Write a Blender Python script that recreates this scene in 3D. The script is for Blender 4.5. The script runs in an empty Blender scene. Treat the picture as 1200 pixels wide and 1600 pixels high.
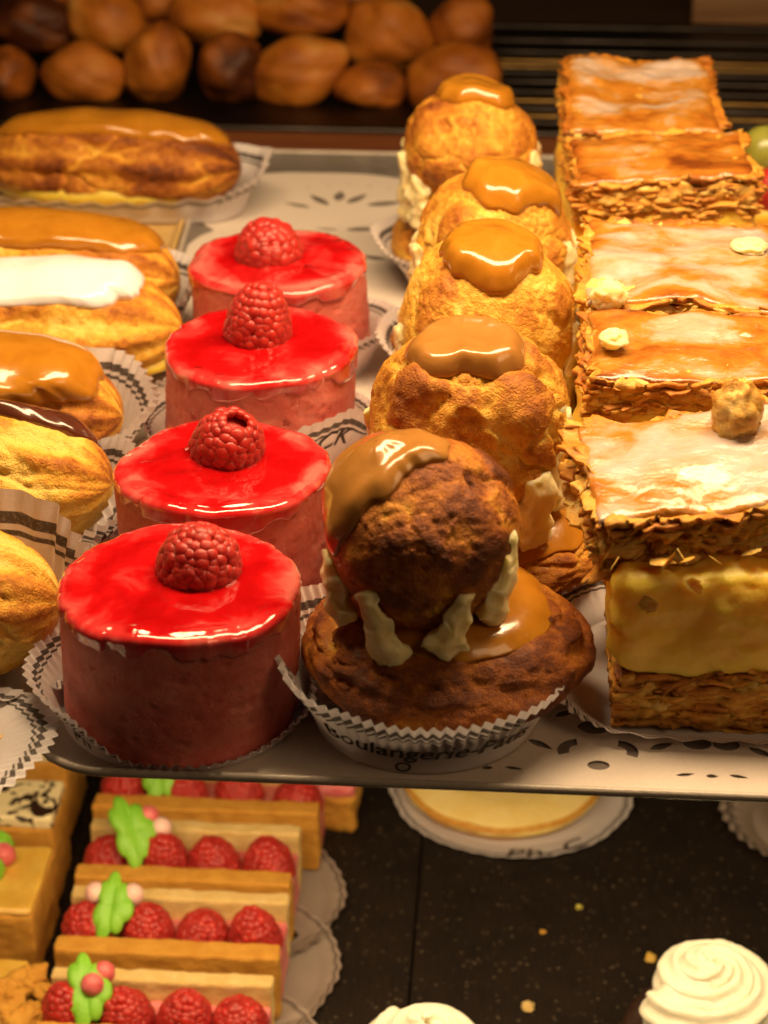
import bpy, bmesh, math
import numpy as np
from mathutils import Vector

# ------------------------------------------------------------------ camera, world, lamps, exposure
S = 0.01                       # everything below is written in centimetres
sc = bpy.context.scene
col = sc.collection
F_PX, TH, PSI, CH = 3300.0, math.radians(28), math.radians(3.8), 34.3
cam_d = bpy.data.cameras.new('camera')
cam = bpy.data.objects.new('camera', cam_d)
col.objects.link(cam)
sc.camera = cam
cam.location = (0, 0, CH * S)
cam.rotation_euler = (math.pi / 2 - TH, 0, PSI)
cam_d.sensor_fit = 'VERTICAL'
cam_d.sensor_height = 36.0
cam_d.lens = 36.0 * F_PX / 1600.0
cam_d.clip_start = 0.01
cam_d.clip_end = 50
cam_d.dof.use_dof = True
cam_d.dof.focus_distance = 0.655
cam_d.dof.aperture_fstop = 15

world = bpy.data.worlds.new('World')
sc.world = world
world.use_nodes = True
bg = world.node_tree.nodes['Background']
bg.inputs[0].default_value = (1.0, 0.60, 0.32, 1)
bg.inputs[1].default_value = 0.011


def lamp(name, loc, rot, size, energy, color):
    d = bpy.data.lights.new(name, 'AREA')
    d.shape = 'RECTANGLE'
    d.size, d.size_y = size[0] * S, size[1] * S
    d.energy = energy
    d.color = color
    o = bpy.data.objects.new(name, d)
    o.location = [c * S for c in loc]
    o.rotation_euler = rot
    col.objects.link(o)
    return o


WARM = (1.0, 0.70, 0.375)
lamp('case_lamp', (-2, 64, 43), (math.radians(4), 0, 0), (44, 11), 4.7, WARM)
lamp('case_lamp_right', (17, 70, 40), (0, math.radians(24), 0), (8, 12), 0.7, WARM)
lamp('lower_shelf_lamp', (-2, 60, -3.4), (math.radians(14), 0, 0), (50, 5), 1.2, WARM)
sl = lamp('front_fill_lamp', (80, 0, 80), (0, 0, 0), (50, 50), 2.3, (1.0, 0.64, 0.32))  # unseen fill lamp, added at front right to brighten the shaded fronts
sl.rotation_euler = Vector((-78, 54, -77)).to_track_quat('-Z', 'Y').to_euler()

sc.render.engine = 'CYCLES'
sc.cycles.use_denoising = True
sc.cycles.max_bounces = 8
sc.view_settings.view_transform = 'Standard'
sc.view_settings.look = 'None'
sc.view_settings.gamma = 1.0
sc.view_settings.exposure = 0.0

# ------------------------------------------------------------------ helpers: picture ray -> point on a known plane
_f = np.array([-math.sin(PSI) * math.cos(TH), math.cos(PSI) * math.cos(TH), -math.sin(TH)])
_r = np.array([math.cos(PSI), math.sin(PSI), 0.0])
_u = np.cross(_r, _f)


def at(px, py, z):
    d = _f + _r * (px - 600) / F_PX - _u * (py - 800) / F_PX
    return np.array([0, 0, CH]) + d * ((z - CH) / d[2])


def at_y(px, py, y):
    d = _f + _r * (px - 600) / F_PX - _u * (py - 800) / F_PX
    return np.array([0, 0, CH]) + d * (y / d[1])


# ------------------------------------------------------------------ numpy noise
def _hash(i, j, k, s):
    h = (i * 374761393 + j * 668265263 + k * 2147483647 + s * 1274126177) & 0xFFFFFFFF
    h = ((h ^ (h >> 13)) * 1274126177) & 0xFFFFFFFF
    h = h ^ (h >> 16)
    return (h & 0xFFFFFF) / float(0xFFFFFF)


def vnoise(P, s=0):
    P = np.asarray(P, float)
    I = np.floor(P).astype(np.int64)
    f = P - I
    f = f * f * f * (f * (f * 6 - 15) + 10)
    out = 0
    for a in (0, 1):
        for b in (0, 1):
            for c in (0, 1):
                w = (f[:, 0] if a else 1 - f[:, 0]) * (f[:, 1] if b else 1 - f[:, 1]) * (f[:, 2] if c else 1 - f[:, 2])
                out = out + w * _hash(I[:, 0] + a, I[:, 1] + b, I[:, 2] + c, s)
    return out * 2 - 1


def fbm(P, o=4, s=0):
    P = np.asarray(P, float)
    t, a, n = 0, 1.0, 0
    for k in range(o):
        t = t + a * vnoise(P * (2.03 ** k) + 7.1 * k, s + k)
        n += a
        a *= 0.5
    return t / n * 1.3


def voro(P, s=0):
    P = np.asarray(P, float)
    I = np.floor(P).astype(np.int64)
    f1 = np.full(len(P), 9.0)
    f2 = np.full(len(P), 9.0)
    for a in (-1, 0, 1):
        for b in (-1, 0, 1):
            for c in (-1, 0, 1):
                J = I + np.array([a, b, c])
                q = J + np.stack([_hash(J[:, 0], J[:, 1], J[:, 2], s + m) for m in (1, 2, 3)], 1)
                d = np.linalg.norm(q - P, axis=1)
                f2 = np.where(d < f1, f1, np.minimum(f2, d))
                f1 = np.minimum(f1, d)
    return f1, f2


def sst(a, b, x):
    t = np.clip((x - a) / (b - a), 0, 1)
    return t * t * (3 - 2 * t)


def ctrl(points, ang):
    """smooth periodic interpolation of (degrees, value) control points"""
    p = sorted(points)
    x = np.array([q[0] for q in p], float)
    y = np.array([q[1] for q in p], float)
    x = np.concatenate([x - 360, x, x + 360])
    y = np.concatenate([y, y, y])
    a = np.mod(np.degrees(ang), 360)
    k = np.clip(np.searchsorted(x, a) - 1, 0, len(x) - 2)
    t = (a - x[k]) / (x[k + 1] - x[k])
    t = t * t * (3 - 2 * t)
    return y[k] * (1 - t) + y[k + 1] * t


# ------------------------------------------------------------------ mesh helpers
def gridF(nr, nc, wrap=False, off=0):
    r = np.arange(nr - 1)[:, None]
    c = np.arange(nc if wrap else nc - 1)[None, :]
    c2 = (c + 1) % nc
    return (np.stack([r * nc + c, r * nc + c2, (r + 1) * nc + c2, (r + 1) * nc + c], -1).reshape(-1, 4) + off)


class MB:
    """collects pieces into ONE mesh"""
    def __init__(self):
        self.V, self.F, self.A, self.n = [], [], {}, 0

    def add(self, V, F, **attrs):
        V = np.asarray(V, float)
        self.V.append(V)
        self.F += (np.asarray(F) + self.n).tolist() if not isinstance(F, list) else [[i + self.n for i in f] for f in F]
        for k, a in attrs.items():
            self.A.setdefault(k, []).append((self.n, np.broadcast_to(np.asarray(a, float), (len(V),))))
        self.n += len(V)
        return self

    def build(self, name, mat, parent=None, loc=None, rz=0.0, recalc=True, smooth=True):
        V = np.concatenate(self.V) * S
        me = bpy.data.meshes.new(name)
        me.from_pydata(V.tolist(), [], self.F)
        for k, lst in self.A.items():
            arr = np.zeros(len(V))
            for n0, a in lst:
                arr[n0:n0 + len(a)] = a
            at_ = me.attributes.new(k, 'FLOAT', 'POINT')
            at_.data.foreach_set('value', arr.astype(np.float32))
        if recalc:
            bm = bmesh.new()
            bm.from_mesh(me)
            bmesh.ops.recalc_face_normals(bm, faces=bm.faces)
            bm.to_mesh(me)
            bm.free()
        if smooth:
            me.polygons.foreach_set('use_smooth', [True] * len(me.polygons))
        me.materials.append(mat)
        me.update()
        return put(name, me, parent, loc, rz)


def put(name, me, parent=None, loc=None, rz=0.0):
    o = bpy.data.objects.new(name, me)
    col.objects.link(o)
    if parent is not None:
        o.parent = parent
    if loc is not None:
        o.location = [c * S for c in loc]
    o.rotation_euler = (0, 0, rz)
    return o


def tag(o, label=None, cat=None, group=None, kind=None):
    for k, v in (('label', label), ('category', cat), ('group', group), ('kind', kind)):
        if v:
            o[k] = v
    return o


def thing(name, label, cat, loc=(0, 0, 0), rz=0.0, group=None):
    o = bpy.data.objects.new(name, None)
    o.empty_display_size = 0.01
    col.objects.link(o)
    o.location = [c * S for c in loc]
    o.rotation_euler = (0, 0, rz)
    return tag(o, label, cat, group)


def rbox(sx, sy, sz, r, n=(16, 16, 8)):
    """rounded box centred at the origin, welded, with unit normals"""
    vs, fs, base = [], [], 0
    h = np.array([sx, sy, sz]) / 2
    for ax in range(3):
        u, v = (ax + 1) % 3, (ax + 2) % 3
        for sg in (-1, 1):
            def lin(a):
                e = np.array([0.0, 0.3, 0.65, 1.0]) * r
                m = np.linspace(-h[a] + r, h[a] - r, n[a] + 2)[1:-1]
                return np.concatenate([-h[a] + e, m, h[a] - e[::-1]])
            A, B = np.meshgrid(lin(u), lin(v), indexing='ij')
            P = np.zeros((A.size, 3))
            P[:, u], P[:, v], P[:, ax] = A.ravel(), B.ravel(), sg * h[ax]
            vs.append(P)
            fs.append(gridF(A.shape[0], A.shape[1], False, base))
            base += A.size
    P = np.concatenate(vs)
    F = np.concatenate(fs)
    _, idx, inv = np.unique(np.round(P, 5), axis=0, return_index=True, return_inverse=True)
    P = P[idx]
    F = inv.ravel()[F]
    core = np.clip(P, -(h - r), h - r)
    N = P - core
    L = np.linalg.norm(N, axis=1, keepdims=True)
    N = N / np.maximum(L, 1e-9)
    P = core + N * r
    return P, F, N


def sphere(nlat, nlon):
    th = np.linspace(0.0, math.pi, nlat)
    ph = np.linspace(0, 2 * math.pi, nlon, endpoint=False)
    T, P = np.meshgrid(th, ph, indexing='ij')
    D = np.stack([np.sin(T) * np.cos(P), np.sin(T) * np.sin(P), np.cos(T)], -1).reshape(-1, 3)
    return D, gridF(nlat, nlon, True)


def tube(path, rad, ns=10, star=0.0, nst=5, flat=None, twist=0.0, seed=0, rough=0.0):
    """tube along a path; flat = (normal vector, factor) squashes it along a direction"""
    path = np.asarray(path, float)
    n = len(path)
    T = np.gradient(path, axis=0)
    T /= np.linalg.norm(T, axis=1, keepdims=True) + 1e-12
    V = []
    up = np.array([0.0, 0.0, 1.0])
    ref = np.cross(T[0], up)
    if np.linalg.norm(ref) < 1e-3:
        ref = np.array([1.0, 0, 0])
    ref /= np.linalg.norm(ref)
    a = np.linspace(0, 2 * math.pi, ns, endpoint=False)
    for i in range(n):
        ref = ref - T[i] * (ref @ T[i])
        ref /= np.linalg.norm(ref)
        b = np.cross(T[i], ref)
        rr = rad[i] * (1 + star * np.cos(nst * a + twist * i))
        O = np.outer(rr * np.cos(a), ref) + np.outer(rr * np.sin(a), b)
        if flat is not None:
            nv = flat[0] / np.linalg.norm(flat[0])
            O = O - np.outer(O @ nv, nv) * (1 - flat[1])
        V.append(path[i] + O)
    V = np.concatenate(V)
    F = gridF(n, ns, True)
    V = np.concatenate([V, path[:1], path[-1:]])
    k = n * ns
    caps = [[(j + 1) % ns, j, k] for j in range(ns)] + [[(n - 1) * ns + j, (n - 1) * ns + (j + 1) % ns, k + 1] for j in range(ns)]
    if rough:
        V = V + rough * np.stack([fbm(V * 2.1 + s_, 2, seed + s_) for s_ in (1, 2, 3)], 1)
    return V, F.tolist() + caps


# ------------------------------------------------------------------ materials
class NT:
    def __init__(self, name):
        self.m = bpy.data.materials.new(name)
        self.m.use_nodes = True
        self.t = self.m.node_tree
        self.b = self.t.nodes['Principled BSDF']
        self.out = self.t.nodes['Material Output']

    def n(self, typ, **kw):
        x = self.t.nodes.new(typ)
        for k, v in kw.items():
            setattr(x, k, v)
        return x

    def l(self, a, b):
        self.t.links.new(a, b)

    def coord(self):
        if not hasattr(self, '_c'):
            tc = self.n('ShaderNodeTexCoord')
            oi = self.n('ShaderNodeObjectInfo')
            ad = self.n('ShaderNodeVectorMath', operation='ADD')
            self.l(tc.outputs['Object'], ad.inputs[0])
            self.l(oi.outputs['Random'], ad.inputs[1])
            self._c = ad.outputs[0]
        return self._c

    def noise(self, scale, detail=4, rough=0.55, dist=0.0, stretch=None):
        x = self.n('ShaderNodeTexNoise')
        x.inputs['Scale'].default_value = scale
        x.inputs['Detail'].default_value = detail
        x.inputs['Roughness'].default_value = rough
        x.inputs['Distortion'].default_value = dist
        c = self.coord()
        if stretch:
            mp = self.n('ShaderNodeMapping')
            mp.inputs['Scale'].default_value = stretch
            self.l(c, mp.inputs['Vector'])
            c = mp.outputs[0]
        self.l(c, x.inputs['Vector'])
        return x.outputs['Fac']

    def vor(self, scale, feature='F1'):
        x = self.n('ShaderNodeTexVoronoi', feature=feature)
        x.inputs['Scale'].default_value = scale
        self.l(self.coord(), x.inputs['Vector'])
        return x.outputs['Distance']

    def attr(self, name):
        return self.n('ShaderNodeAttribute', attribute_name=name).outputs['Fac']

    def math(self, op, a, b=None, clamp=False):
        x = self.n('ShaderNodeMath', operation=op, use_clamp=clamp)
        for i, v in enumerate((a, b)):
            if v is None:
                continue
            if isinstance(v, (int, float)):
                x.inputs[i].default_value = v
            else:
                self.l(v, x.inputs[i])
        return x.outputs[0]

    def ramp(self, fac, stops, interp='LINEAR'):
        x = self.n('ShaderNodeValToRGB')
        x.color_ramp.interpolation = interp
        e = x.color_ramp.elements
        while len(e) < len(stops):
            e.new(0.5)
        for q, (p, c) in zip(e, stops):
            q.position = p
            q.color = (*c, 1) if len(c) == 3 else c
        self.l(fac, x.inputs[0])
        return x.outputs[0]

    def mix(self, fac, a, b):
        x = self.n('ShaderNodeMix', data_type='RGBA')
        for sock, v in ((x.inputs[0], fac), (x.inputs[6], a), (x.inputs[7], b)):
            if isinstance(v, (int, float)):
                sock.default_value = v
            elif isinstance(v, tuple):
                sock.default_value = (*v, 1)
            else:
                self.l(v, sock)
        return x.outputs[2]

    def bump(self, h, dist, strength=1.0, prev=None):
        x = self.n('ShaderNodeBump')
        x.inputs['Strength'].default_value = strength
        x.inputs['Distance'].default_value = dist
        self.l(h, x.inputs['Height'])
        if prev is not None:
            self.l(prev, x.inputs['Normal'])
        self.l(x.outputs[0], self.b.inputs['Normal'])
        return x.outputs[0]

    def set(self, **kw):
        for k, v in kw.items():
            s = self.b.inputs[k.replace('_', ' ')]
            if isinstance(v, (int, float)):
                s.default_value = v
            elif isinstance(v, tuple):
                s.default_value = (*v, 1) if len(v) == 3 and s.type == 'RGBA' else v
            else:
                self.l(v, s)
        return self

    def sss(self, w, rad, scale=0.003):
        self.b.inputs['Subsurface Weight'].default_value = w
        self.b.inputs['Subsurface Radius'].default_value = rad
        self.b.inputs['Subsurface Scale'].default_value = scale
        return self


M = {}


def mat_choux():
    k = NT('choux')
    t = k.attr('tone')
    n1 = k.noise(270, 7, 0.68)
    n2 = k.noise(1500, 4, 0.6)
    t = k.math('ADD', t, k.math('MULTIPLY', k.math('SUBTRACT', n1, 0.5), 0.95))
    t = k.math('ADD', t, k.math('MULTIPLY', k.math('SUBTRACT', n2, 0.5), 0.36), True)
    c = k.ramp(t, [(0.0, (0.88, 0.59, 0.13)), (0.22, (0.80, 0.43, 0.05)), (0.45, (0.60, 0.235, 0.024)),
                   (0.68, (0.38, 0.115, 0.012)), (0.88, (0.22, 0.055, 0.007)), (1.0, (0.13, 0.03, 0.005))])
    k.set(Base_Color=c, Roughness=k.ramp(n1, [(0.3, (0.34,) * 3), (0.7, (0.62,) * 3)]), Specular_IOR_Level=0.3, Coat_Weight=0.05, Coat_Roughness=0.3)
    k.sss(0.12, (1.0, 0.5, 0.15), 0.002)
    b = k.bump(k.noise(700, 6, 0.7), 0.0011, 0.8)
    b = k.bump(k.vor(1500), 0.0004, 0.6, b)
    return k.m


def mat_pastry():
    k = NT('flaky_pastry')
    t = k.attr('tone')
    n1 = k.noise(260, 5, 0.65, 0.4, (1, 1, 3))
    n2 = k.noise(1300, 4, 0.6)
    t = k.math('ADD', t, k.math('MULTIPLY', k.math('SUBTRACT', n1, 0.5), 0.9))
    t = k.math('ADD', t, k.math('MULTIPLY', k.math('SUBTRACT', n2, 0.5), 0.3), True)
    c = k.ramp(t, [(0.0, (0.84, 0.58, 0.18)), (0.25, (0.74, 0.40, 0.065)), (0.5, (0.60, 0.235, 0.024)),
                   (0.75, (0.36, 0.11, 0.012)), (1.0, (0.14, 0.04, 0.007))])
    k.set(Base_Color=c, Roughness=0.42, Specular_IOR_Level=0.35, Coat_Weight=0.1, Coat_Roughness=0.25)
    k.sss(0.3, (1.0, 0.55, 0.15), 0.002)
    b = k.bump(k.noise(900, 5, 0.65, 0, (1, 1, 2.5)), 0.0007, 0.8)
    return k.m


def mat_simple(name, c1, c2, scale=300, rough=0.5, bump=0.0, bscale=800, sss=0.0, rad=(1, .5, .3), ss=0.003, coat=0.0, detail=4):
    k = NT(name)
    n = k.noise(scale, detail, 0.6)
    k.set(Base_Color=k.ramp(n, [(0.32, c1), (0.68, c2)]), Roughness=rough, Coat_Weight=coat, Coat_Roughness=0.08)
    if sss:
        k.sss(sss, rad, ss)
    if bump:
        k.bump(k.noise(bscale, 5, 0.65), bump, 0.9)
    return k.m


def mat_glaze():
    k = NT('raspberry_glaze')
    thin = k.attr('thin')
    n = k.noise(70, 4, 0.55, 0.6)
    f = k.math('ADD', k.math('MULTIPLY', thin, 0.8), k.math('MULTIPLY', k.math('SUBTRACT', n, 0.44), 1.9), True)
    c = k.ramp(f, [(0.0, (0.40, 0.003, 0.004)), (0.4, (0.54, 0.006, 0.008)), (0.7, (0.63, 0.04, 0.04)), (1.0, (0.70, 0.15, 0.13))])
    k.set(Base_Color=c, Roughness=0.10, Coat_Weight=1.0, Coat_Roughness=0.03, IOR=1.45)
    k.sss(0.25, (1.0, 0.12, 0.1), 0.003)
    k.bump(k.noise(130, 3, 0.5), 0.0012, 0.35)
    return k.m


def mat_mousse():
    k = NT('raspberry_mousse')
    n = k.noise(230, 5, 0.65)
    n2 = k.noise(60, 3, 0.5)
    f = k.math('ADD', k.math('MULTIPLY', n, 0.6), k.math('MULTIPLY', n2, 0.4))
    c = k.ramp(f, [(0.33, (0.60, 0.11, 0.085)), (0.5, (0.70, 0.18, 0.14)), (0.7, (0.76, 0.27, 0.21))])
    k.set(Base_Color=c, Roughness=0.45, Specular_IOR_Level=0.25)
    k.sss(0.45, (1.0, 0.22, 0.15), 0.005)
    b = k.bump(k.noise(500, 6, 0.7), 0.0008, 0.6)
    v = k.ramp(k.vor(420), [(0.0, (0, 0, 0)), (0.22, (1, 1, 1))])
    k.bump(v, 0.0006, 0.5, b)
    return k.m


def mat_icing(name, c1, c2, rough=0.16, coat=0.6, sss=0.2, b=0.25):
    k = NT(name)
    n = k.noise(90, 4, 0.55, 0.8)
    k.set(Base_Color=k.ramp(n, [(0.3, c1), (0.72, c2)]), Roughness=rough, Coat_Weight=coat, Coat_Roughness=0.06)
    k.sss(sss, (1.0, 0.5, 0.2), 0.003)
    k.bump(k.noise(180, 3, 0.5), 0.0008, b)
    return k.m


def mat_fondant():
    # thin milky sugar glaze combed over caramelised pastry
    k = NT('sugar_glaze')
    n = k.noise(46, 4, 0.55, 0.6, (0.8, 1.25, 1))
    n2 = k.noise(320, 4, 0.6)
    bias = k.attr('tone')
    f = k.math('ADD', k.math('MULTIPLY', k.math('SUBTRACT', n, 0.5), 2.1), bias)
    f = k.math('ADD', f, k.math('MULTIPLY', k.math('SUBTRACT', n2, 0.5), 0.25), True)
    c = k.ramp(f, [(0.0, (0.56, 0.45, 0.42)), (0.28, (0.52, 0.36, 0.25)), (0.52, (0.48, 0.20, 0.025)), (0.8, (0.36, 0.11, 0.012)), (1.0, (0.20, 0.05, 0.008))])
    k.set(Base_Color=c, Roughness=0.24, Coat_Weight=0.6, Coat_Roughness=0.12)
    k.sss(0.15, (1.0, 0.6, 0.3), 0.002)
    b = k.bump(k.noise(110, 4, 0.55, 0.5, (0.8, 1.4, 1)), 0.0022, 0.6)
    k.bump(k.noise(900, 3, 0.6), 0.0003, 0.5, b)
    return k.m


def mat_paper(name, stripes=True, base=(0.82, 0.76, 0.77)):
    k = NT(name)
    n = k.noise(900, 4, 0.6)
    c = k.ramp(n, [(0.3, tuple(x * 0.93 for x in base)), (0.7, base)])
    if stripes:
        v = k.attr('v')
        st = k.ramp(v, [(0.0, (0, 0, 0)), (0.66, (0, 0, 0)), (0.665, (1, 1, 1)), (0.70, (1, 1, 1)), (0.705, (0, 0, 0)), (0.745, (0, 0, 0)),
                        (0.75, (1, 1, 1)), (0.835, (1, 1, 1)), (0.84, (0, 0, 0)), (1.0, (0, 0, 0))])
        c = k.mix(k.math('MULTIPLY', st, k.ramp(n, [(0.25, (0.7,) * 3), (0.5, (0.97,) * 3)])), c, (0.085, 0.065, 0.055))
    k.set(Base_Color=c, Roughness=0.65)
    k.bump(n, 0.0002, 0.6)
    tr = k.n('ShaderNodeBsdfTranslucent')
    k.l(c, tr.inputs[0])
    mx = k.n('ShaderNodeMixShader')
    mx.inputs[0].default_value = 0.28
    k.l(k.b.outputs[0], mx.inputs[1])
    k.l(tr.outputs[0], mx.inputs[2])
    k.l(mx.outputs[0], k.out.inputs[0])
    return k.m


def mat_board():
    k = NT('black_board')
    n = k.noise(40, 4, 0.6)
    g = k.noise(160, 3, 0.6, 0, (6, 0.4, 1))
    sp = k.ramp(k.vor(260), [(0.0, (1, 1, 1)), (0.16, (0.6, 0.6, 0.6)), (0.26, (0, 0, 0))])
    sel = k.ramp(k.noise(150, 3, 0.6), [(0.42, (0, 0, 0)), (0.60, (1, 1, 1))])
    c = k.ramp(k.math('ADD', k.math('MULTIPLY', n, 0.5), k.math('MULTIPLY', g, 0.5)), [(0.3, (0.008, 0.006, 0.005)), (0.7, (0.022, 0.014, 0.009))])
    c = k.mix(k.math('MULTIPLY', k.math('MULTIPLY', sp, sel), 0.28), c, (0.36, 0.27, 0.17))
    k.set(Base_Color=c, Roughness=0.6, Specular_IOR_Level=0.2)
    k.bump(g, 0.0004, 0.5)
    return k.m


def mat_wood(name, a, b_, rough=0.5):
    k = NT(name)
    n = k.noise(60, 5, 0.6, 0.4, (0.15, 2.5, 2.5))
    k.set(Base_Color=k.ramp(n, [(0.3, a), (0.7, b_)]), Roughness=rough)
    k.bump(n, 0.0006, 0.5)
    return k.m


def mat_metal(name, c, rough):
    k = NT(name)
    n = k.noise(300, 4, 0.6, 0, (0.1, 3, 3))
    k.set(Base_Color=c, Metallic=1.0, Roughness=k.ramp(n, [(0.3, (rough * 0.7,) * 3), (0.7, (rough * 1.4,) * 3)]))
    k.bump(n, 0.0002, 0.4)
    return k.m


M['choux'] = mat_choux()
M['pastry'] = mat_pastry()
M['glaze'] = mat_glaze()
M['mousse'] = mat_mousse()
M['caramel'] = mat_icing('caramel_icing', (0.40, 0.155, 0.010), (0.49, 0.205, 0.018), 0.2)
M['caramel_pale'] = mat_icing('milky_caramel_icing', (0.36, 0.155, 0.03), (0.44, 0.20, 0.045), 0.22)
M['choc'] = mat_icing('chocolate_icing', (0.075, 0.02, 0.010), (0.11, 0.03, 0.014), 0.2)
M['white'] = mat_icing('white_icing', (0.84, 0.84, 0.88), (0.88, 0.88, 0.93), 0.3, 0.3)
M['fondant'] = mat_fondant()
M['cream'] = mat_simple('buttercream', (0.96, 0.71, 0.31), (0.98, 0.79, 0.43), 200, 0.45, 0.0005, 500, 0.6, (1, .75, .35), 0.008)
M['whip'] = mat_simple('whipped_cream', (0.84, 0.80, 0.62), (0.88, 0.85, 0.70), 120, 0.5, 0.0004, 600, 0.35, (1, .85, .6), 0.004)
M['custard'] = mat_simple('custard', (0.90, 0.52, 0.05), (0.95, 0.61, 0.09), 60, 0.42, 0.0006, 300, 0.8, (1, .6, .12), 0.013, 0.0)
M['lemon'] = mat_simple('lemon_cream', (0.84, 0.62, 0.18), (0.90, 0.74, 0.32), 60, 0.45, 0.0006, 200, 0.3, (1, .7, .2), 0.004)
M['rasp'] = mat_simple('raspberry_skin', (0.34, 0.009, 0.007), (0.54, 0.022, 0.013), 160, 0.42, 0.0002, 1500, 0.35, (1, .1, .08), 0.003, 0.15)
M['rasp'].node_tree.nodes['Principled BSDF'].inputs['Sheen Weight'].default_value = 0.05
M['raspcore'] = mat_simple('raspberry_core', (0.12, 0.003, 0.004), (0.2, 0.006, 0.006), 300, 0.6)
M['paper'] = mat_paper('printed_paper')
M['doily'] = mat_paper('doily_paper', False, (0.82, 0.72, 0.65))
M['paper_shaded'] = mat_paper('shaded_printed_paper', True, (0.44, 0.36, 0.31))  # same printed paper, its colour darkened to paint in shade
M['ink'] = mat_simple('print_ink', (0.05, 0.035, 0.03), (0.08, 0.06, 0.05), 900, 0.7)
M['steel'] = mat_simple('tray_steel', (0.13, 0.11, 0.095), (0.19, 0.16, 0.145), 120, 0.33, 0.0002, 900, coat=0.2)
M['rim'] = mat_simple('lit_rim_steel', (0.40, 0.34, 0.29), (0.52, 0.45, 0.39), 120, 0.3, 0.0002, 900, coat=0.3)  # same tray metal, lightened to put reflected front light into the colour
M['blackmetal'] = mat_metal('black_metal', (0.05, 0.04, 0.035), 0.4)
M['brass'] = mat_metal('brass_bars', (0.22, 0.13, 0.045), 0.4)
M['goldcard'] = mat_simple('gold_card', (0.52, 0.33, 0.11), (0.60, 0.40, 0.15), 90, 0.35, 0.0002, 900)
M['wood'] = mat_wood('shelf_wood', (0.13, 0.036, 0.012), (0.22, 0.07, 0.022))
M['darkwood'] = mat_wood('dark_wood', (0.030, 0.014, 0.007), (0.055, 0.026, 0.012))
M['tanwood'] = mat_wood('tan_wood', (0.20, 0.10, 0.045), (0.30, 0.16, 0.07))
M['board'] = mat_board()
M['black'] = mat_simple('black_back', (0.010, 0.007, 0.005), (0.018, 0.012, 0.008), 60, 0.6)
M['bread'] = None
M['sponge'] = mat_simple('sponge', (0.58, 0.26, 0.025), (0.70, 0.36, 0.05), 170, 0.7, 0.0012, 900, 0.2, (1, .6, .2), 0.002, 0, 6)
M['spongepale'] = mat_simple('pale_sponge', (0.74, 0.50, 0.16), (0.84, 0.62, 0.26), 170, 0.7, 0.0012, 900, 0.2, (1, .6, .2), 0.002, 0, 6)
M['pinkcream'] = mat_simple('pink_cream', (0.66, 0.13, 0.14), (0.78, 0.26, 0.25), 120, 0.4, 0.0006, 500, 0.3, (1, .3, .25), 0.003)
M['green'] = mat_simple('green_sugar', (0.20, 0.52, 0.030), (0.27, 0.60, 0.05), 120, 0.42, 0.0004, 500, 0.2, (.4, 1, .2), 0.003)
M['pinkball'] = mat_simple('pink_sugar', (0.60, 0.08, 0.09), (0.78, 0.22, 0.22), 160, 0.45, 0, 1, 0.2)
M['whiteball'] = mat_simple('pale_sugar', (0.80, 0.42, 0.38), (0.88, 0.66, 0.58), 160, 0.45, 0, 1, 0.2)
M['chocolate'] = mat_simple('dark_chocolate', (0.025, 0.010, 0.006), (0.05, 0.02, 0.011), 300, 0.45, 0.001, 700)
M['jelly'] = mat_simple('apricot_jelly', (0.62, 0.36, 0.05), (0.72, 0.46, 0.09), 100, 0.12, 0.0004, 300, 0.4, (1, .6, .1), 0.004, 0.5)
M['grape'] = mat_simple('green_grape', (0.22, 0.22, 0.03), (0.32, 0.32, 0.06), 100, 0.25, 0, 1, 0.4, (.8, 1, .2), 0.004)
k_ = NT('bread_crust')
_n = k_.noise(28, 4, 0.5, 0.1)
k_.set(Base_Color=k_.ramp(k_.math('ADD', k_.math('MULTIPLY', _n, 0.65), k_.math('MULTIPLY', k_.attr('tone'), 0.5)),
                          [(0.30, (0.07, 0.014, 0.001)), (0.52, (0.32, 0.085, 0.006)), (0.74, (0.56, 0.18, 0.016)), (0.95, (0.68, 0.34, 0.08))]), Roughness=0.5)
k_.bump(k_.noise(260, 5, 0.65), 0.0012, 0.8)
M['bread'] = k_.m
k_ = NT('marbled_topping')
_n = k_.noise(85, 3, 0.5, 1.6)
k_.set(Base_Color=k_.ramp(_n, [(0.5, (0.84, 0.72, 0.42)), (0.54, (0.035, 0.016, 0.010))]), Roughness=0.3)
M['marble'] = k_.m
k_ = NT('glass_shelf')


# ------------------------------------------------------------------ setting
def slab(name, x0, x1, y0, y1, z0, z1, mat, r=0.15, parent=None):
    P, Fq, N = rbox(x1 - x0, y1 - y0, z1 - z0, r, (2, 2, 1))
    return MB().add(P + [(x0 + x1) / 2, (y0 + y1) / 2, (z0 + z1) / 2], Fq).build(name, mat, parent)


tag(slab('shelf', -60, 60, 57, 108, -2.0, -0.52, M['wood'], 0.2), kind='structure')
# lower level: black boards with a fine seam between them
for i, (a, b) in enumerate(((-40.0, -3.52), (-3.44, 42.0))):
    tag(slab('lower_board' if i == 0 else 'lower_board_right', a, b, 40, 135, -27.0, -25.0, M['board'], 0.06), kind='structure')
tag(slab('back_counter', -80, 80, 112, 240, -5.2, -3.4, M['darkwood'], 0.2), kind='structure')
tag(slab('back_panel', -120, 120, 176, 178, -60, 90, M['black'], 0.2), kind='structure')


# ------------------------------------------------------------------ trays
def rrect(x0, x1, y0, y1, r, n=10):
    pts = []
    for cx, cy, a0 in ((x1 - r, y0 + r, -90), (x1 - r, y1 - r, 0), (x0 + r, y1 - r, 90), (x0 + r, y0 + r, 180)):
        for k in range(n + 1):
            a = math.radians(a0 + 90 * k / n)
            pts.append((cx + r * math.cos(a), cy + r * math.sin(a)))
    return np.array(pts)


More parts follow.
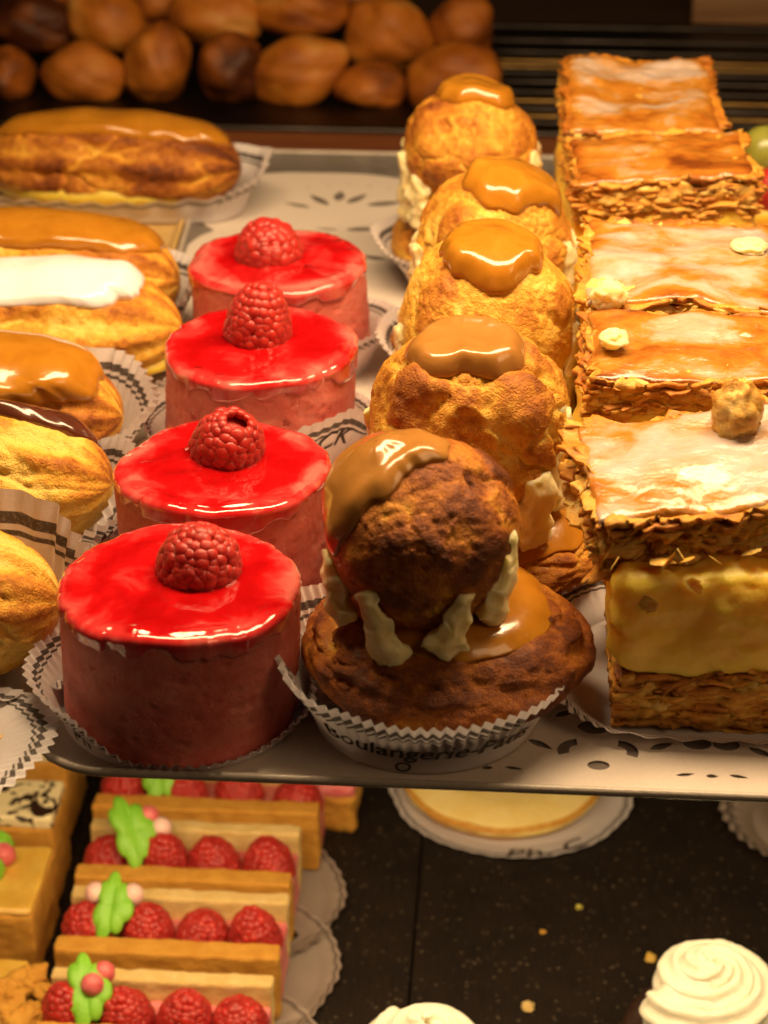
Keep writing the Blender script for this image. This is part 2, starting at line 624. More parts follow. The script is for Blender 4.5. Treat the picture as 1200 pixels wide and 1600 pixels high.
def tray(name, label, x0, x1, y0, y1, r, mat, rim=None, lean=(0, 0)):
    t = thing(name, label, 'tray', ((x0 + x1) / 2, (y0 + y1) / 2, -0.5))
    o = np.array([(x0 + x1) / 2, (y0 + y1) / 2])
    out = rrect(x0, x1, y0, y1, r) - o
    sh = lambda q: q - np.c_[np.where(q[:, 0] < 0, 1.0, 0.0) * lean[0] * (q[:, 1] - out[:, 1].min()) + np.where(q[:, 0] > 0, 1.0, 0.0) * lean[1] * (q[:, 1] - out[:, 1].min()), np.zeros(len(q))]
    nrm = out - np.clip(out, [x0 - o[0] + r, y0 - o[1] + r], [x1 - o[0] - r, y1 - o[1] - r])
    nrm /= np.linalg.norm(nrm, axis=1, keepdims=True)
    n = len(out)
    # pan: floor sheet that turns up into a low wall
    prof = [(-0.9, 0.10), (-0.5, 0.11), (-0.28, 0.18), (-0.12, 0.36)]
    V = [np.c_[sh(out + nrm * d), np.full(n, z)] for d, z in prof]
    V += [np.c_[sh(out + nrm * d), np.full(n, z - 0.08)] for d, z in prof[::-1]]
    Vv = np.concatenate(V)
    Fq = gridF(len(V), n, True).tolist()
    m = len(Vv)
    Vv = np.concatenate([Vv, [[0, 0, 0.10], [0, 0, 0.02]]])
    Fq += [[(j + 1) % n, j, m] for j in range(n)] + [[7 * n + j, 7 * n + (j + 1) % n, m + 1] for j in range(n)]
    MB().add(Vv, Fq).build('pan', mat, t)
    # rolled rim
    a = np.linspace(0, 2 * math.pi, 12, endpoint=False)
    V = []
    for k in range(12):
        V.append(np.c_[sh(out + nrm * (-0.05 + 0.12 * math.cos(a[k]))), np.full(n, 0.30 + 0.14 * math.sin(a[k]))])
    V.append(V[0])
    MB().add(np.concatenate(V[:12]), np.concatenate([gridF(12, n, True), np.stack([11 * n + np.arange(n), 11 * n + (np.arange(n) + 1) % n, (np.arange(n) + 1) % n, np.arange(n)], 1)])).build('rolled_rim', rim or mat, t)
    return t


tray('metal_tray', 'grey metal tray with rolled rim holding the doily, mousse cakes and cream puffs', -13.55, 27, 48.55, 103.6, 2.4, M['steel'], M['rim'], (0.042, 0))
tray('metal_tray', 'gold lined tray at the left edge carrying the row of eclairs', -47, -13.8, 49.6, 103.0, 1.6, M['goldcard'], None, (0, 0.042))


# ------------------------------------------------------------------ paper doily with punched holes
def flat_from_splines(name, splines, z, thick, mat):
    cu = bpy.data.curves.new(name, 'CURVE')
    cu.dimensions = '2D'
    cu.fill_mode = 'BOTH'
    cu.extrude = thick * S / 2
    for pts in splines:
        sp = cu.splines.new('POLY')
        sp.points.add(len(pts) - 1)
        sp.points.foreach_set('co', np.c_[np.asarray(pts) * S, np.zeros(len(pts)), np.ones(len(pts))].ravel())
        sp.use_cyclic_u = True
    tmp = bpy.data.objects.new('tmp', cu)
    col.objects.link(tmp)
    me = bpy.data.meshes.new_from_object(tmp.evaluated_get(bpy.context.evaluated_depsgraph_get()))
    bpy.data.objects.remove(tmp)
    me.name = name
    me.materials.clear()
    me.materials.append(mat)
    return put(name, me, None, (0, 0, z))


def leaf_hole(cx, cy, L, W, ang, n=12):
    t = np.linspace(0, 1, n)
    up = np.c_[(t - 0.5) * L, W / 2 * np.sin(math.pi * t ** 0.8)]
    lo = np.c_[(t[::-1] - 0.5) * L, -W / 2 * np.sin(math.pi * t[::-1] ** 0.8)][1:-1]
    P = np.concatenate([up, lo])
    c, s = math.cos(ang), math.sin(ang)
    return P @ np.array([[c, s], [-s, c]]) + [cx, cy]


def crescent(cx, cy, r, ang, n=12, span=1.0, w=0.34):
    a = np.linspace(-span, span, n)
    P = np.concatenate([np.c_[r * np.cos(a), r * np.sin(a)], np.c_[(r - w) * np.cos(a[::-1]), (r - w) * np.sin(a[::-1])]])
    c, s = math.cos(ang), math.sin(ang)
    return P @ np.array([[c, s], [-s, c]]) + [cx, cy]


def ell(cx, cy, a, b, n=16):
    t = np.linspace(0, 2 * math.pi, n, endpoint=False)
    return np.c_[cx + a * np.cos(t), cy + b * np.sin(t)]


def scallop(x0, x1, y0, y1, w, h):
    pts = []
    for (ax, ay), (bx, by) in (((x0, y0), (x1, y0)), ((x1, y0), (x1, y1)), ((x1, y1), (x0, y1)), ((x0, y1), (x0, y0))):
        L = math.hypot(bx - ax, by - ay)
        n = max(1, round(L / w))
        nx, ny = (by - ay) / L, -(bx - ax) / L
        for i in range(n):
            for q in range(10):
                t = (i + q / 10) / n
                d = (h if ay != by or ay > y0 else .12) * math.sin(math.pi * q / 10) ** 0.7
                pts.append((ax + (bx - ax) * t + nx * d, ay + (by - ay) * t + ny * d))
    return np.array(pts)


dx0, dx1, dy0, dy1 = -12.4, 25.0, 48.95, 99.6
sp = [scallop(dx0, dx1, dy0, dy1, 7.2, 1.25)]
sp[0][:, 0] -= 0.038 * (sp[0][:, 1] - dy0) * (sp[0][:, 0] < -9)
hs = []
for i in range(5):                                           # rear border motif
    cx = -8.3 + 7.2 * i
    for a, L, W, ox, oy in ((60, 1.7, .55, .55, 1.6), (90, 1.5, .55, -.35, 1.9), (125, 1.9, .5, -1.3, 1.3), (155, 1.6, .4, -2.3, .5), (20, 2.0, .7, 2.0, 1.0),
                            (10, 1.8, .6, 1.2, -2.6), (75, .8, .4, 2.4, -1.6), (160, 1.2, .6, -2.2, -3.6), (175, 1.3, .25, -.6, -2.7), (20, 1.5, .5, -1.0, -6.0), (160, 1.5, .5, 1.8, -6.2)):
        hs.append(leaf_hole(cx + ox, dy1 - 4.0 + oy, L, W, math.radians(a)))
    for q in range(5):
        hs.append(ell(cx - 2 + q, dy1 - .9 + .5 * math.sin(math.pi * q / 4), .09, .09, 8))
for i in range(6):                                           # front border motif
    cx = -9.9 + 6.35 * i
    hs += [crescent(cx - .55, 50.75, .62, math.radians(150), span=.95), crescent(cx + .55, 50.75, .62, math.radians(30), span=.95), ell(cx, 50.05, .32, .24)]
    hs += [leaf_hole(cx, 52.0, 1.2, .75, 0), leaf_hole(cx - .9, 52.7, .8, .3, .6)]
    if i > 0:
        ex = cx + 3.2
        hs += [np.concatenate([ell(ex - .32, 51.35, .42, .33)[0:9], ell(ex - .32, 51.35, .42, .33)[9:]]), ell(ex + .52, 51.35, .40, .33),
               leaf_hole(ex - 1.35, 51.15, .8, .32, .5), leaf_hole(ex + 1.5, 51.0, .9, .28, -.6)]
        hs += [leaf_hole(ex - .75, 49.75, .55, .16, .2), leaf_hole(ex + .75, 49.75, .55, .16, -.2), leaf_hole(ex, 49.72, .35, .2, 0)]
doily = flat_from_splines('paper_doily', sp + hs, -0.5 + 0.16, 0.03, M['doily'])
tag(doily, 'white paper doily with punched leaf holes and scalloped edge lining the grey tray', 'doily')


# ------------------------------------------------------------------ paper cases
def outline(phi, L, W=0.0):
    """stadium base curve: centre offsets for a case stretched by L along x and W along y"""
    c, s = np.cos(phi), np.sin(phi)
    return np.c_[np.clip(c * 2.2, -1, 1) * L / 2, np.clip(s * 2.2, -1, 1) * W / 2]


def case_point(cs, phi, v, off=0.0):
    e = outline(phi, cs['L'], cs['W'])
    rim = cs['rb'] + ctrl(cs['flare'], phi)
    h = ctrl(cs['h'], phi)
    k = v ** cs.get('curve', 1.25)
    r = cs['rb'] + (rim - cs['rb']) * k
    z = h * (v ** 0.92)
    fl = cs['amp'] * sst(0.25, 0.95, v)
    per = cs['N']
    tri = 2 / math.pi * np.arcsin(np.sin(per * phi + 0.8 * np.sin(3 * phi)))
    wob = 0.10 * v * vnoise(np.c_[np.cos(phi) * 3 + cs['seed'], np.sin(phi) * 3, v], cs['seed'])
    r = r + fl * tri + wob + off * 0.8
    return np.c_[e[:, 0] + r * np.cos(phi), e[:, 1] + r * np.sin(phi), z - 0.25 * fl * tri - 0.0 + off * (-0.4)]


def paper_case(label, c, rb, h, flare, L=0.0, W=0.0, N=64, amp=0.09, seed=1, text=None, rz=0.0, group=None, z=-0.30, curve=1.25, mat='paper'):
    cs = dict(rb=rb, h=h if isinstance(h, list) else [(0, h), (180, h)], flare=flare if isinstance(flare, list) else [(0, flare), (180, flare)],
              L=L, W=W, N=N, amp=amp, seed=seed, curve=curve)
    nph = N * 6
    phi = np.linspace(0, 2 * math.pi, nph, endpoint=False)
    vs = np.linspace(0, 1, 22)
    V = [np.c_[outline(phi, L, W)[:, 0] + q * rb * np.cos(phi), outline(phi, L, W)[:, 1] + q * rb * np.sin(phi), np.full(nph, 0.0)] for q in (0.02, 0.5, 0.93)]
    V[0] = V[0] * [0.05, 0.05, 1]
    A = [np.zeros(nph)] * 3
    for v in vs:
        V.append(case_point(cs, phi, np.full(nph, v)) + [0, 0, 0.02])
        A.append(np.full(nph, v))
    me = MB().add(np.concatenate(V), gridF(len(V), nph, True), v=np.concatenate(A))
    o = me.build('paper_case', M[mat], None, (c[0], c[1], z), rz, recalc=False)
    tag(o, label, 'paper case', group)
    for (txt, phi0, v0, size, spread, *ins) in text or []:
        cu = bpy.data.curves.new('txt', 'FONT')
        cu.body = txt
        cu.size = 1.0
        cu.shear = 0.18
        cu.resolution_u = 3
        cu.offset = 0.012
        tmp = bpy.data.objects.new('tmp', cu)
        col.objects.link(tmp)
        tm = bpy.data.meshes.new_from_object(tmp.evaluated_get(bpy.context.evaluated_depsgraph_get()))
        bpy.data.objects.remove(tmp)
        bm = bmesh.new()
        bm.from_mesh(tm)
        bmesh.ops.triangulate(bm, faces=bm.faces)
        bmesh.ops.subdivide_edges(bm, edges=[e for e in bm.edges if e.calc_length() > 0.15], cuts=1, use_grid_fill=False)
        bm.to_mesh(tm)
        bm.free()
        X = np.array([v.co[:] for v in tm.vertices])
        w = X[:, 0].max() - X[:, 0].min()
        rm = rb + ctrl(cs['flare'], np.array([math.radians(phi0)]))[0] * v0
        hh = math.hypot(ctrl(cs['h'], np.array([math.radians(phi0)]))[0], ctrl(cs['flare'], np.array([math.radians(phi0)]))[0])
        ph = math.radians(phi0) + (X[:, 0] - X[:, 0].min() - w / 2) * size * spread / rm
        if ins:      # lettering on the open, upward side of a flat paper
            vv = np.clip(v0 - X[:, 1] * size / hh, 0.02, 1)
            Q = case_point(cs, ph, vv, 0.0) + [0, 0, 0.07]
        else:
            vv = np.clip(v0 + X[:, 1] * size / hh, 0.02, 1)
            Q = case_point(cs, ph, vv, 0.035) + [0, 0, 0.02]
        for i, v in enumerate(tm.vertices):
            v.co = (Q[i] * S).tolist()
        tm.materials.clear()
        tm.materials.append(M['ink'])
        tm.name = 'printed_lettering'
        put('printed_lettering', tm, o)
    return o


# ------------------------------------------------------------------ raspberries
def raspberry_mesh(name, R, Hh, seed, hollow=False):
    rng = np.random.RandomState(seed)
    mb = MB()
    D, Fq = sphere(9, 12)
    nz = 9
    first = True
    t = 0.02
    pts = []
    # profile: radius as a function of height, dome with a blunt tip
    zs = np.linspace(0.10, 0.97, nz)
    for i, q in enumerate(zs):
        r = R * (1 - q ** 2.5) ** 0.62
        cnt = max(1, int(round(2 * math.pi * r / (0.285 * R))))
        for j in range(cnt):
            a = 2 * math.pi * (j + 0.5 * (i % 2)) / cnt + rng.uniform(-.12, .12)
            pts.append((r * 0.89 * math.cos(a), r * 0.89 * math.sin(a), q * Hh * 0.95 + rng.uniform(-.05, .05)))
    if not hollow:
        pts.append((0, 0, Hh * 0.94))
    else:
        pts = [p for p in pts if p[2] < Hh * 0.84]
    for p in pts:
        p = np.array(p)
        nrm = np.array([p[0] / R ** 2, p[1] / R ** 2, 0.9 * (p[2] - 0.25 * Hh) / Hh ** 2])
        nrm /= np.linalg.norm(nrm) + 1e-9
        s = R * 0.205 * rng.uniform(0.82, 1.16)
        a = np.cross(nrm, [0, 0, 1.0])
        a = a / np.linalg.norm(a) if np.linalg.norm(a) > 1e-3 else np.array([1.0, 0, 0])
        b = np.cross(nrm, a)
        V = D[:, 0:1] * a * s + D[:, 1:2] * b * s * 1.0 + D[:, 2:3] * nrm * s * 0.66
        V = V * (1 + 0.06 * vnoise(D * 1.7 + p * 3, seed)[:, None])
        mb.add(V + p, Fq)
    C, Fc = sphere(12, 20)
    z = (C[:, 2] + 1) / 2
    rr = R * 0.84 * (1 - np.clip(z, 0, 1) ** 2.6) ** 0.62
    ph = np.arctan2(C[:, 1], C[:, 0])
    zt = np.minimum(z, 0.80) if hollow else z
    mb.add(np.c_[rr * np.cos(ph), rr * np.sin(ph), zt * Hh * 0.88], Fc)
    o = mb.build(name, M['rasp'])
    me = o.data
    bpy.data.objects.remove(o)
    return me


RASP = [raspberry_mesh('raspberry', 1.22, 2.25, 3), raspberry_mesh('raspberry', 1.2, 1.75, 5, True), raspberry_mesh('raspberry', 1.25, 1.55, 8),
        raspberry_mesh('raspberry', 1.25, 2.0, 11)]


# ------------------------------------------------------------------ raspberry mousse cakes
def mousse_cake(label, c, R, Hc, seed, rasp, roff, rtilt, rz=0.0, rscale=1.0, tip=(0, 0), tint=0.0):
    t = thing('mousse_cake', label, 'cake', (c[0], c[1], -0.25), rz, 'raspberry mousse cakes in a row')
    rng = np.random.RandomState(seed)
    n = 220
    ph = np.linspace(0, 2 * math.pi, n, endpoint=False)

    def rad(z):
        q = np.c_[np.cos(ph) * 1.2, np.sin(ph) * 1.2, np.full(n, z * 0.25)]
        big = 0.10 * vnoise(q + seed, seed)
        q2 = np.c_[np.cos(ph) * 12, np.sin(ph) * 12, np.full(n, z * 3.4)]
        pit = fbm(q2 + seed, 4, seed + 2)
        return R + big + 0.035 * fbm(q2 * 0.5 + seed, 3, seed + 5) - 0.09 * sst(0.35, 0.8, pit)
    zs = np.concatenate([[0.0, 0.08], np.linspace(0.2, Hc - 0.25, 46), [Hc - 0.15, Hc - 0.07, Hc - 0.02, Hc]])
    V = []
    for z in zs:
        r = rad(z)
        if z < 0.08:
            r = r - 0.08
        if z > Hc - 0.2:
            r = r - (1 - math.sqrt(max(0, 1 - ((z - Hc + 0.2) / 0.2) ** 2))) * 0.25
        V.append(np.c_[r * np.cos(ph), r * np.sin(ph), np.full(n, z)])
    for q in (0.7, 0.02):
        V.append(V[len(zs) - 1] * [q, q, 1])
    V.insert(0, V[0] * [0.02, 0.02, 1])
    MB().add(np.concatenate(V), gridF(len(V), n, True)).build('mousse', M['mousse'], t)
    # glaze poured over the top, running a little over the edge
    e1 = vnoise(np.c_[np.cos(ph) * 1.6, np.sin(ph) * 1.6, np.full(n, seed)], seed + 9)
    e2 = fbm(np.c_[np.cos(ph) * 5, np.sin(ph) * 5, np.full(n, seed * 1.7)], 3, seed + 11)
    Ro = rad(Hc) + 0.04 + 0.07 * e1 + 0.05 * e2
    drop = 0.34 + 0.30 * e1 + 0.36 * e2
    drop = np.clip(drop, 0.12, 0.9)
    qs = list(np.linspace(0.01, 0.86, 44)) + [0.885, 0.91, 0.925]
    V, A = [], []
    ra = np.array(roff) 
    for q in qs:
        x, y = q * Ro * np.cos(ph), q * Ro * np.sin(ph)
        P = np.c_[x, y, np.zeros(n)]
        z = Hc + 0.15 + 0.09 * vnoise(P * 0.5 + seed, seed + 1) + 0.026 * vnoise(P * 1.7 + seed, seed + 3)
        dd = np.hypot(x - ra[0], y - ra[1])
        z += 0.13 * np.exp(-((dd - 1.12 * rscale) / 0.16) ** 2) * (0.6 + 0.4 * vnoise(P * 2.5, seed))
        z += 0.08 * np.exp(-((q - 0.88) / 0.06) ** 2) * (0.3 + e2 + .5 * e1)
        if q > 0.86:
            z -= 0.10 * ((q - 0.86) / 0.1) ** 2
        V.append(np.c_[x, y, z])
        A.append(0.75 * sst(0.62, 1.0, np.full(n, q)) * (0.6 + 0.7 * np.abs(e1)) + 0.30 * sst(.1, .6, vnoise(P * 0.7 + 4, seed)) + tint)
    zr = V[-1][:, 2]
    for k in range(1, 7):
        a = math.pi / 2 * k / 6
        r = 0.925 * Ro + (0.075 * Ro + 0.03) * math.sin(a)
        z = zr - 0.24 * (1 - math.cos(a))
        V.append(np.c_[r * np.cos(ph), r * np.sin(ph), z])
        A.append(np.full(n, 0.75))
    z0 = V[-1][:, 2]
    zb = Hc - drop
    for k in range(1, 7):
        w = k / 6
        r = Ro + 0.03 - 0.035 * w
        V.append(np.c_[r * np.cos(ph), r * np.sin(ph), z0 * (1 - w) + zb * w])
        A.append(np.full(n, 0.7 + 0.3 * w))
    r = Ro - 0.16
    V.append(np.c_[r * np.cos(ph), r * np.sin(ph), zb - 0.02])
    A.append(np.full(n, 0.9))
    MB().add(np.concatenate(V), gridF(len(V), n, True), thin=np.concatenate(A)).build('glaze', M['glaze'], t, recalc=True)
    o = put('raspberry', RASP[rasp], t, (roff[0], roff[1], Hc + 0.02), 0)
    o.rotation_euler = (math.radians(rtilt[0]), math.radians(rtilt[1]), rng.uniform(0, 6))
    o.scale = (rscale,) * 3
    t.rotation_euler = (math.radians(tip[0]), math.radians(tip[1]), rz)
    return t


MC = [(-9.46, 52.4), (-9.12, 59.9), (-9.18, 69.6), (-9.26, 78.2)]
mousse_cake('nearest raspberry mousse cake, tallest red one at the front rim of the tray', MC[0], 3.5, 4.1, 21, 2, (0.55, 0.55), (8, 4), 0.0, 1.0)
mousse_cake('raspberry mousse cake directly behind the nearest one, berry with a dark hole', MC[1], 3.45, 4.1, 34, 1, (0.25, 0.75), (24, 6), 0.4, 1.0, (0, 0), .12)
mousse_cake('raspberry mousse cake with a tall pointed raspberry, third from the front rim', MC[2], 3.45, 4.1, 47, 0, (0.45, 0.35), (6, 0), 1.1, 1.0, (1, -1), .15)
mousse_cake('rearmost raspberry mousse cake, in front of the open doily', MC[3], 3.5, 4.0, 58, 2, (0.15, 0.3), (10, 0), 2.0, 1.08, (-1.5, 1), .28)
paper_case('printed paper case under the nearest mousse cake, PH printed at its left', MC[0], 3.6, [(0, 1.2), (60, 1.5), (150, 1.7), (195, 1.7), (225, 1.4), (262, 0.42), (300, 0.5), (340, 0.9)],
           [(0, .35), (90, .3), (150, .5), (195, .95), (225, 0.6), (262, .30), (300, .45), (340, .5)], N=70, seed=3, text=[('Ph', 229, 0.22, 0.75, 1.0)])
paper_case('paper case folded around the second mousse cake from the front rim', MC[1], 3.55, [(0, .8), (100, 2.6), (135, 2.9), (180, 1.4), (270, .5)], [(0, .4), (100, .25), (180, .8), (270, .15)], N=70, seed=4)
paper_case('paper case printed CK spreading right of the third mousse cake', MC[2], 3.55, [(0, 1.3), (100, 1.2), (180, 1.3), (272, .5), (298, 2.9), (318, 3.2), (345, 1.9)],
           [(0, .8), (90, .3), (180, .8), (272, .2), (298, 1.0), (318, 1.2), (345, 1.0)], N=70, seed=5, amp=0.05, text=[('CK', 317, 0.46, 1.25, .9)])
paper_case('paper case of the rearmost mousse cake, its pleats showing at the right', MC[3], 3.6, [(0, 1.9), (90, .8), (180, .8), (270, .5), (320, 2.0)], [(0, 1.0), (90, .3), (180, .3), (270, .2), (320, .9)], N=70, seed=6)


# ------------------------------------------------------------------ choux
class Bun:
    def __init__(self, c, s, seed, lump=0.05, crack=0.05, bias=0.0, cs=2.3, flat=0.85, low=0.07, knobs=(), taper=0.0):
        self.knobs, self.taper = knobs, taper
        self.c, self.s, self.seed = np.array(c, float), np.array(s, float), seed
        self.lump, self.crack, self.bias, self.cs, self.flat, self.lowa = lump, crack, bias, cs, flat, low

    def low(self, D):
        r = 1 + self.lowa * vnoise(D * 1.35 + self.seed * 1.7, self.seed) + 0.5 * self.lowa * vnoise(D * 2.6 + self.seed, self.seed + 1)
        return r

    def pos(self, D, r):
        P = D * r[:, None] * self.s
        P[:, :2] *= (1 - self.taper * np.clip(-P[:, 2:3] / self.s[2], 0, 1) ** 1.2)
        zf = -self.flat * self.s[2]
        P[:, 2] = np.where(P[:, 2] < zf, zf + (P[:, 2] - zf) * 0.12, P[:, 2])
        return P + self.c

    def mesh(self, nlat=120, nlon=200):
        D, Fq = sphere(nlat, nlon)
        sd = self.seed
        w = D + 0.30 * np.stack([fbm(D * 1.7 + q * 3.3 + sd, 3, sd + q) for q in (1, 2, 3)], 1)
        f1, f2 = voro(w * self.cs + sd * 0.37, sd)
        e = f2 - f1
        mask = sst(-0.05, 0.45, vnoise(D * 1.4 + sd * 2.1, sd + 6))
        lump = sst(0.0, 0.42, e) * mask
        crack = np.exp(-(e / 0.06) ** 2) * mask * sst(-.3, .3, vnoise(D * 3.1 + sd, sd + 30))
        g1, g2 = voro(w * self.cs * 2.3 + 5 + sd, sd + 20)
        crack2 = np.exp(-((g2 - g1) / 0.07) ** 2) * sst(0.0, 0.4, vnoise(D * 2.2 + sd, sd + 8))
        wr = 1 - np.abs(fbm(w * 5.5 + sd, 4, sd + 12))
        rough = fbm(D * 16 + sd, 4, sd + 14)
        pore = sst(0.45, 0.8, fbm(D * 13 + sd, 3, sd + 16))
        r = self.low(D) + self.lump * (lump - 0.4 * mask) - self.crack * crack - 0.4 * self.crack * crack2 + 0.014 * (wr - 0.7) + 0.009 * rough - 0.016 * pore
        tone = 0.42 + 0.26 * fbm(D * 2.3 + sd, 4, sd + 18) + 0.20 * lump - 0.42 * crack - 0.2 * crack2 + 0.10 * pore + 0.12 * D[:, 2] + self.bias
        for (az, el, wd, amp) in self.knobs:
            kd = np.array([math.cos(math.radians(el)) * math.cos(math.radians(az)), math.cos(math.radians(el)) * math.sin(math.radians(az)), math.sin(math.radians(el))])
            an = np.degrees(np.arccos(np.clip((D + 0.10 * (w - D)) @ kd, -1, 1))) / wd * (1 + .25 * vnoise(D * 4 + az, sd))
            kb = sst(1.0, 0.55, an)
            r = r + amp * kb * np.sqrt(np.maximum(0, 1 - 0.8 * np.minimum(an, 1) ** 2)) - 0.25 * amp * np.exp(-((an - 1.05) / .1) ** 2)
            tone = tone + .26 * kb * (1 if amp > 0 else .6) - .1 * np.exp(-((an - 1.05) / .1) ** 2)
        return self.pos(D, r), Fq, tone

    def build(self, name, parent, **kw):
        V, Fq, tone = self.mesh(**kw)
        return MB().add(V, Fq, tone=tone).build(name, M['choux'], parent)

    def cap(self, axis, amax, T, seed=0, nr=36, nph=110, lip=0.35, wave=0.25, lift=0.0, e1=None):
        """icing poured over the bun round an axis; amax = control points (deg, angle in deg), 0 = right, 90 = towards the viewer"""
        a = np.array(axis, float)
        a /= np.linalg.norm(a)
        x = np.array([1.0, 0, 0])
        x = x - a * (x @ a)
        x /= np.linalg.norm(x)
        y = np.cross(x, a)
        ph = np.linspace(0, 2 * math.pi, nph, endpoint=False)
        am = np.radians(ctrl(amax, ph)) * (1 + 0.13 * vnoise(np.c_[np.cos(ph) * 1.5, np.sin(ph) * 1.5, np.full(nph, seed)], seed) + 0.06 * vnoise(np.c_[np.cos(ph) * 4, np.sin(ph) * 4, np.full(nph, seed)], seed + 5))
        V = []
        for s in np.concatenate([np.linspace(0.01, 0.8, nr - 14), np.linspace(0.82, 1.0, 14)]):
            al = s * am
            D = np.cos(al)[:, None] * a + np.sin(al)[:, None] * (np.cos(ph)[:, None] * x + np.sin(ph)[:, None] * y)
            th = T * np.sqrt(np.maximum(0, 1 - s ** 3.2)) * (1 - lip + lip * math.exp(-((s - 0.72) / 0.22) ** 2) * 1.5)
            th = th * (1 + wave * vnoise(D * 2.1 + seed, seed + 2) + 0.5 * wave * vnoise(D * 4.3 + seed, seed + 3)) + lift * T * math.exp(-(s / 0.5) ** 2)
            r = self.low(D) + (th + 0.03) / self.s.mean()
            V.append(self.pos(D, r))
        V.append(self.pos(D, self.low(D) - 0.08))
        return MB().add(np.concatenate(V), gridF(len(V), nph, True))


def flame(bun, p0, p1, zt, zb, w, seed, rb, rag=0.15):
    """a ragged tongue of buttercream pressed against the head and standing on the lower bun"""
    t = np.linspace(0, 1, 34)
    z = zt + (zb - zt) * t
    az = np.radians(p0 + (p1 - p0) * t)
    rt = bun.s[0] * math.sqrt(max(.05, 1 - ((zt - bun.c[2]) / bun.s[2]) ** 2)) + .02
    r = rt + (rb - rt) * t ** 1.3
    path = np.c_[bun.c[0] + r * np.cos(az), bun.c[1] + r * np.sin(az), z]
    rad = w * (0.35 + 0.75 * t ** 0.8) * np.where(t > .9, np.sqrt(np.maximum(.05, 1 - ((t - .9) / .1) ** 2)), 1) * (1 + .18 * vnoise(np.c_[t * 7, t * 0 + seed, t * 0], seed))
    rad[0] *= .3
    pm = math.radians((p0 + p1) / 2)
    return tube(path, rad * 1.12, 36, 0.09, 5, (np.array([math.cos(pm), math.sin(pm), 0.3]), 0.46), 0.09, seed, rag)


def puff(label, head, hr, base, br, bh, seed, icing, ring, flames, mat='caramel', bias=(0.0, 0.1), lump=0.06, T=0.5, axis=(0, -.1, 1), lift=0.0, hs=(1, 1, 1), wave=.25, cs=2.3, knobs=(), bknobs=(), lowa=0.07):
    t = thing('cream_puff', label, 'pastry', (base[0], base[1], -0.25), 0, 'two tier cream puffs in a row')
    o = np.array([base[0], base[1], -0.25])
    bb = Bun(np.array([base[0], base[1], bh * 0.80 - 0.18]) - o, (br, br * 0.96, bh), seed + 1, 0.07, 0.06, bias[1], 2.0, 0.78, 0.05, bknobs, 0.32)
    bb.build('base_bun', t)
    bb.cap((0, 0, 1), [(0, ring), (90, ring * 1.02), (180, ring * .95), (270, ring)], 0.28, seed + 2).build('base_icing', M['caramel'], t)
    hb = Bun(np.array(head) - o, np.array(hs) * hr, seed, lump, 0.055, bias[0], cs, 0.93, lowa, knobs)
    hb.build('head_bun', t, nlat=150, nlon=250)
    hb.cap(axis, icing, T, seed + 4, lift=lift, wave=wave).build('icing', M[mat], t)
    for i, (p0, p1, zt, zb, w) in enumerate(flames):
        V, Fq = flame(hb, p0, p1, zt + 0.25, zb + 0.25, w, seed + i, hr * 0.86)
        MB().add(V, Fq).build('piped_cream', M['cream'], t)
    return t


STD = [(192, 196, 5.8, 2.9, .78), (218, 222, 5.0, 2.8, .7), (344, 340, 6.0, 2.9, .75), (316, 312, 4.9, 2.8, .6), (10, 14, 6.0, 3.0, .65), (168, 164, 5.9, 3.0, .7)]
H5 = at(660, 834, 5.6)
puff('nearest cream puff with dark brown head and milky caramel icing sliding to the left', H5, 2.76, (-1.75, 53.1), 4.15, 2.15, 101,
     [(0, 38), (50, 28), (105, 36), (150, 62), (185, 54), (225, 34), (280, 32), (320, 38)], 46,
     [(236, 254, 5.0, 2.7, .52), (300, 288, 5.1, 3.1, .55), (338, 328, 6.4, 3.5, .62), (194, 204, 5.4, 3.3, .55), (30, 34, 5.6, 3.2, .5), (150, 150, 5.6, 3.2, .5)],
     'caramel_pale', (0.14, 0.18), 0.03, 0.27, (-0.40, -0.06, 0.90), 1.0, (1, .97, 1.03), .5, 1.5,
     [(300, 22, 30, .035), (262, 5, 34, .03), (20, 38, 17, .04), (338, 50, 12, -.05), (320, -5, 26, .02)],
     [(325, 18, 34, .06), (285, 2, 30, .05), (235, 8, 34, .05), (5, 10, 30, .05)], 0.045)
H4 = at(733, 668, 5.7)
puff('cream puff with broken brown lumps under pale caramel icing, second from the front rim', H4, 3.2, (H4[0] + .6, H4[1] + .4), 3.8, 1.9, 113,
     [(0, 31), (45, 36), (90, 27), (135, 33), (180, 31), (270, 28)], 58, [(338, 334, 7.0, 4.2, .5), (318, 312, 5.2, 2.9, .75), (202, 208, 6.0, 3.2, .5), (350, 348, 6.8, 3.2, .5), (170, 165, 6, 3, .5)],
     'caramel_pale', (-0.16, 0.10), 0.03, 0.40, (-0.06, -0.16, 0.98), 0.0, (1, .96, 1.02), .3, 1.7,
     [(228, 36, 20, .11), (306, 32, 21, .12), (268, 46, 16, .03), (266, 20, 15, -.05)])
H3 = at(765, 505, 5.6)
puff('cream puff with a round domed caramel cap, middle one of the row', H3, 3.1, (H3[0], H3[1] + .4), 3.7, 1.9, 127,
     [(0, 37), (90, 40), (180, 36), (270, 34)], 58, STD, 'caramel', (-0.22, -.05), 0.035, 0.5, (0.05, -0.12, 0.98), 0.3, (1, .96, 1.0), .15, 1.9, [(230, 28, 20, .05), (330, 30, 18, .06)])
H2 = at(772, 385, 5.5)
puff('cream puff with a wide caramel cap sliding right, second from the back of its row', H2, 3.0, (H2[0] - .3, H2[1] + .5), 3.6, 1.9, 139,
     [(0, 50), (70, 42), (140, 36), (200, 30), (270, 38)], 58, STD, 'caramel', (-0.16, -.05), 0.05, 0.42, (0.12, 0.0, 0.98), 0.0, (1, .95, 1.0), .3, 1.8, [(235, 30, 22, .06)])
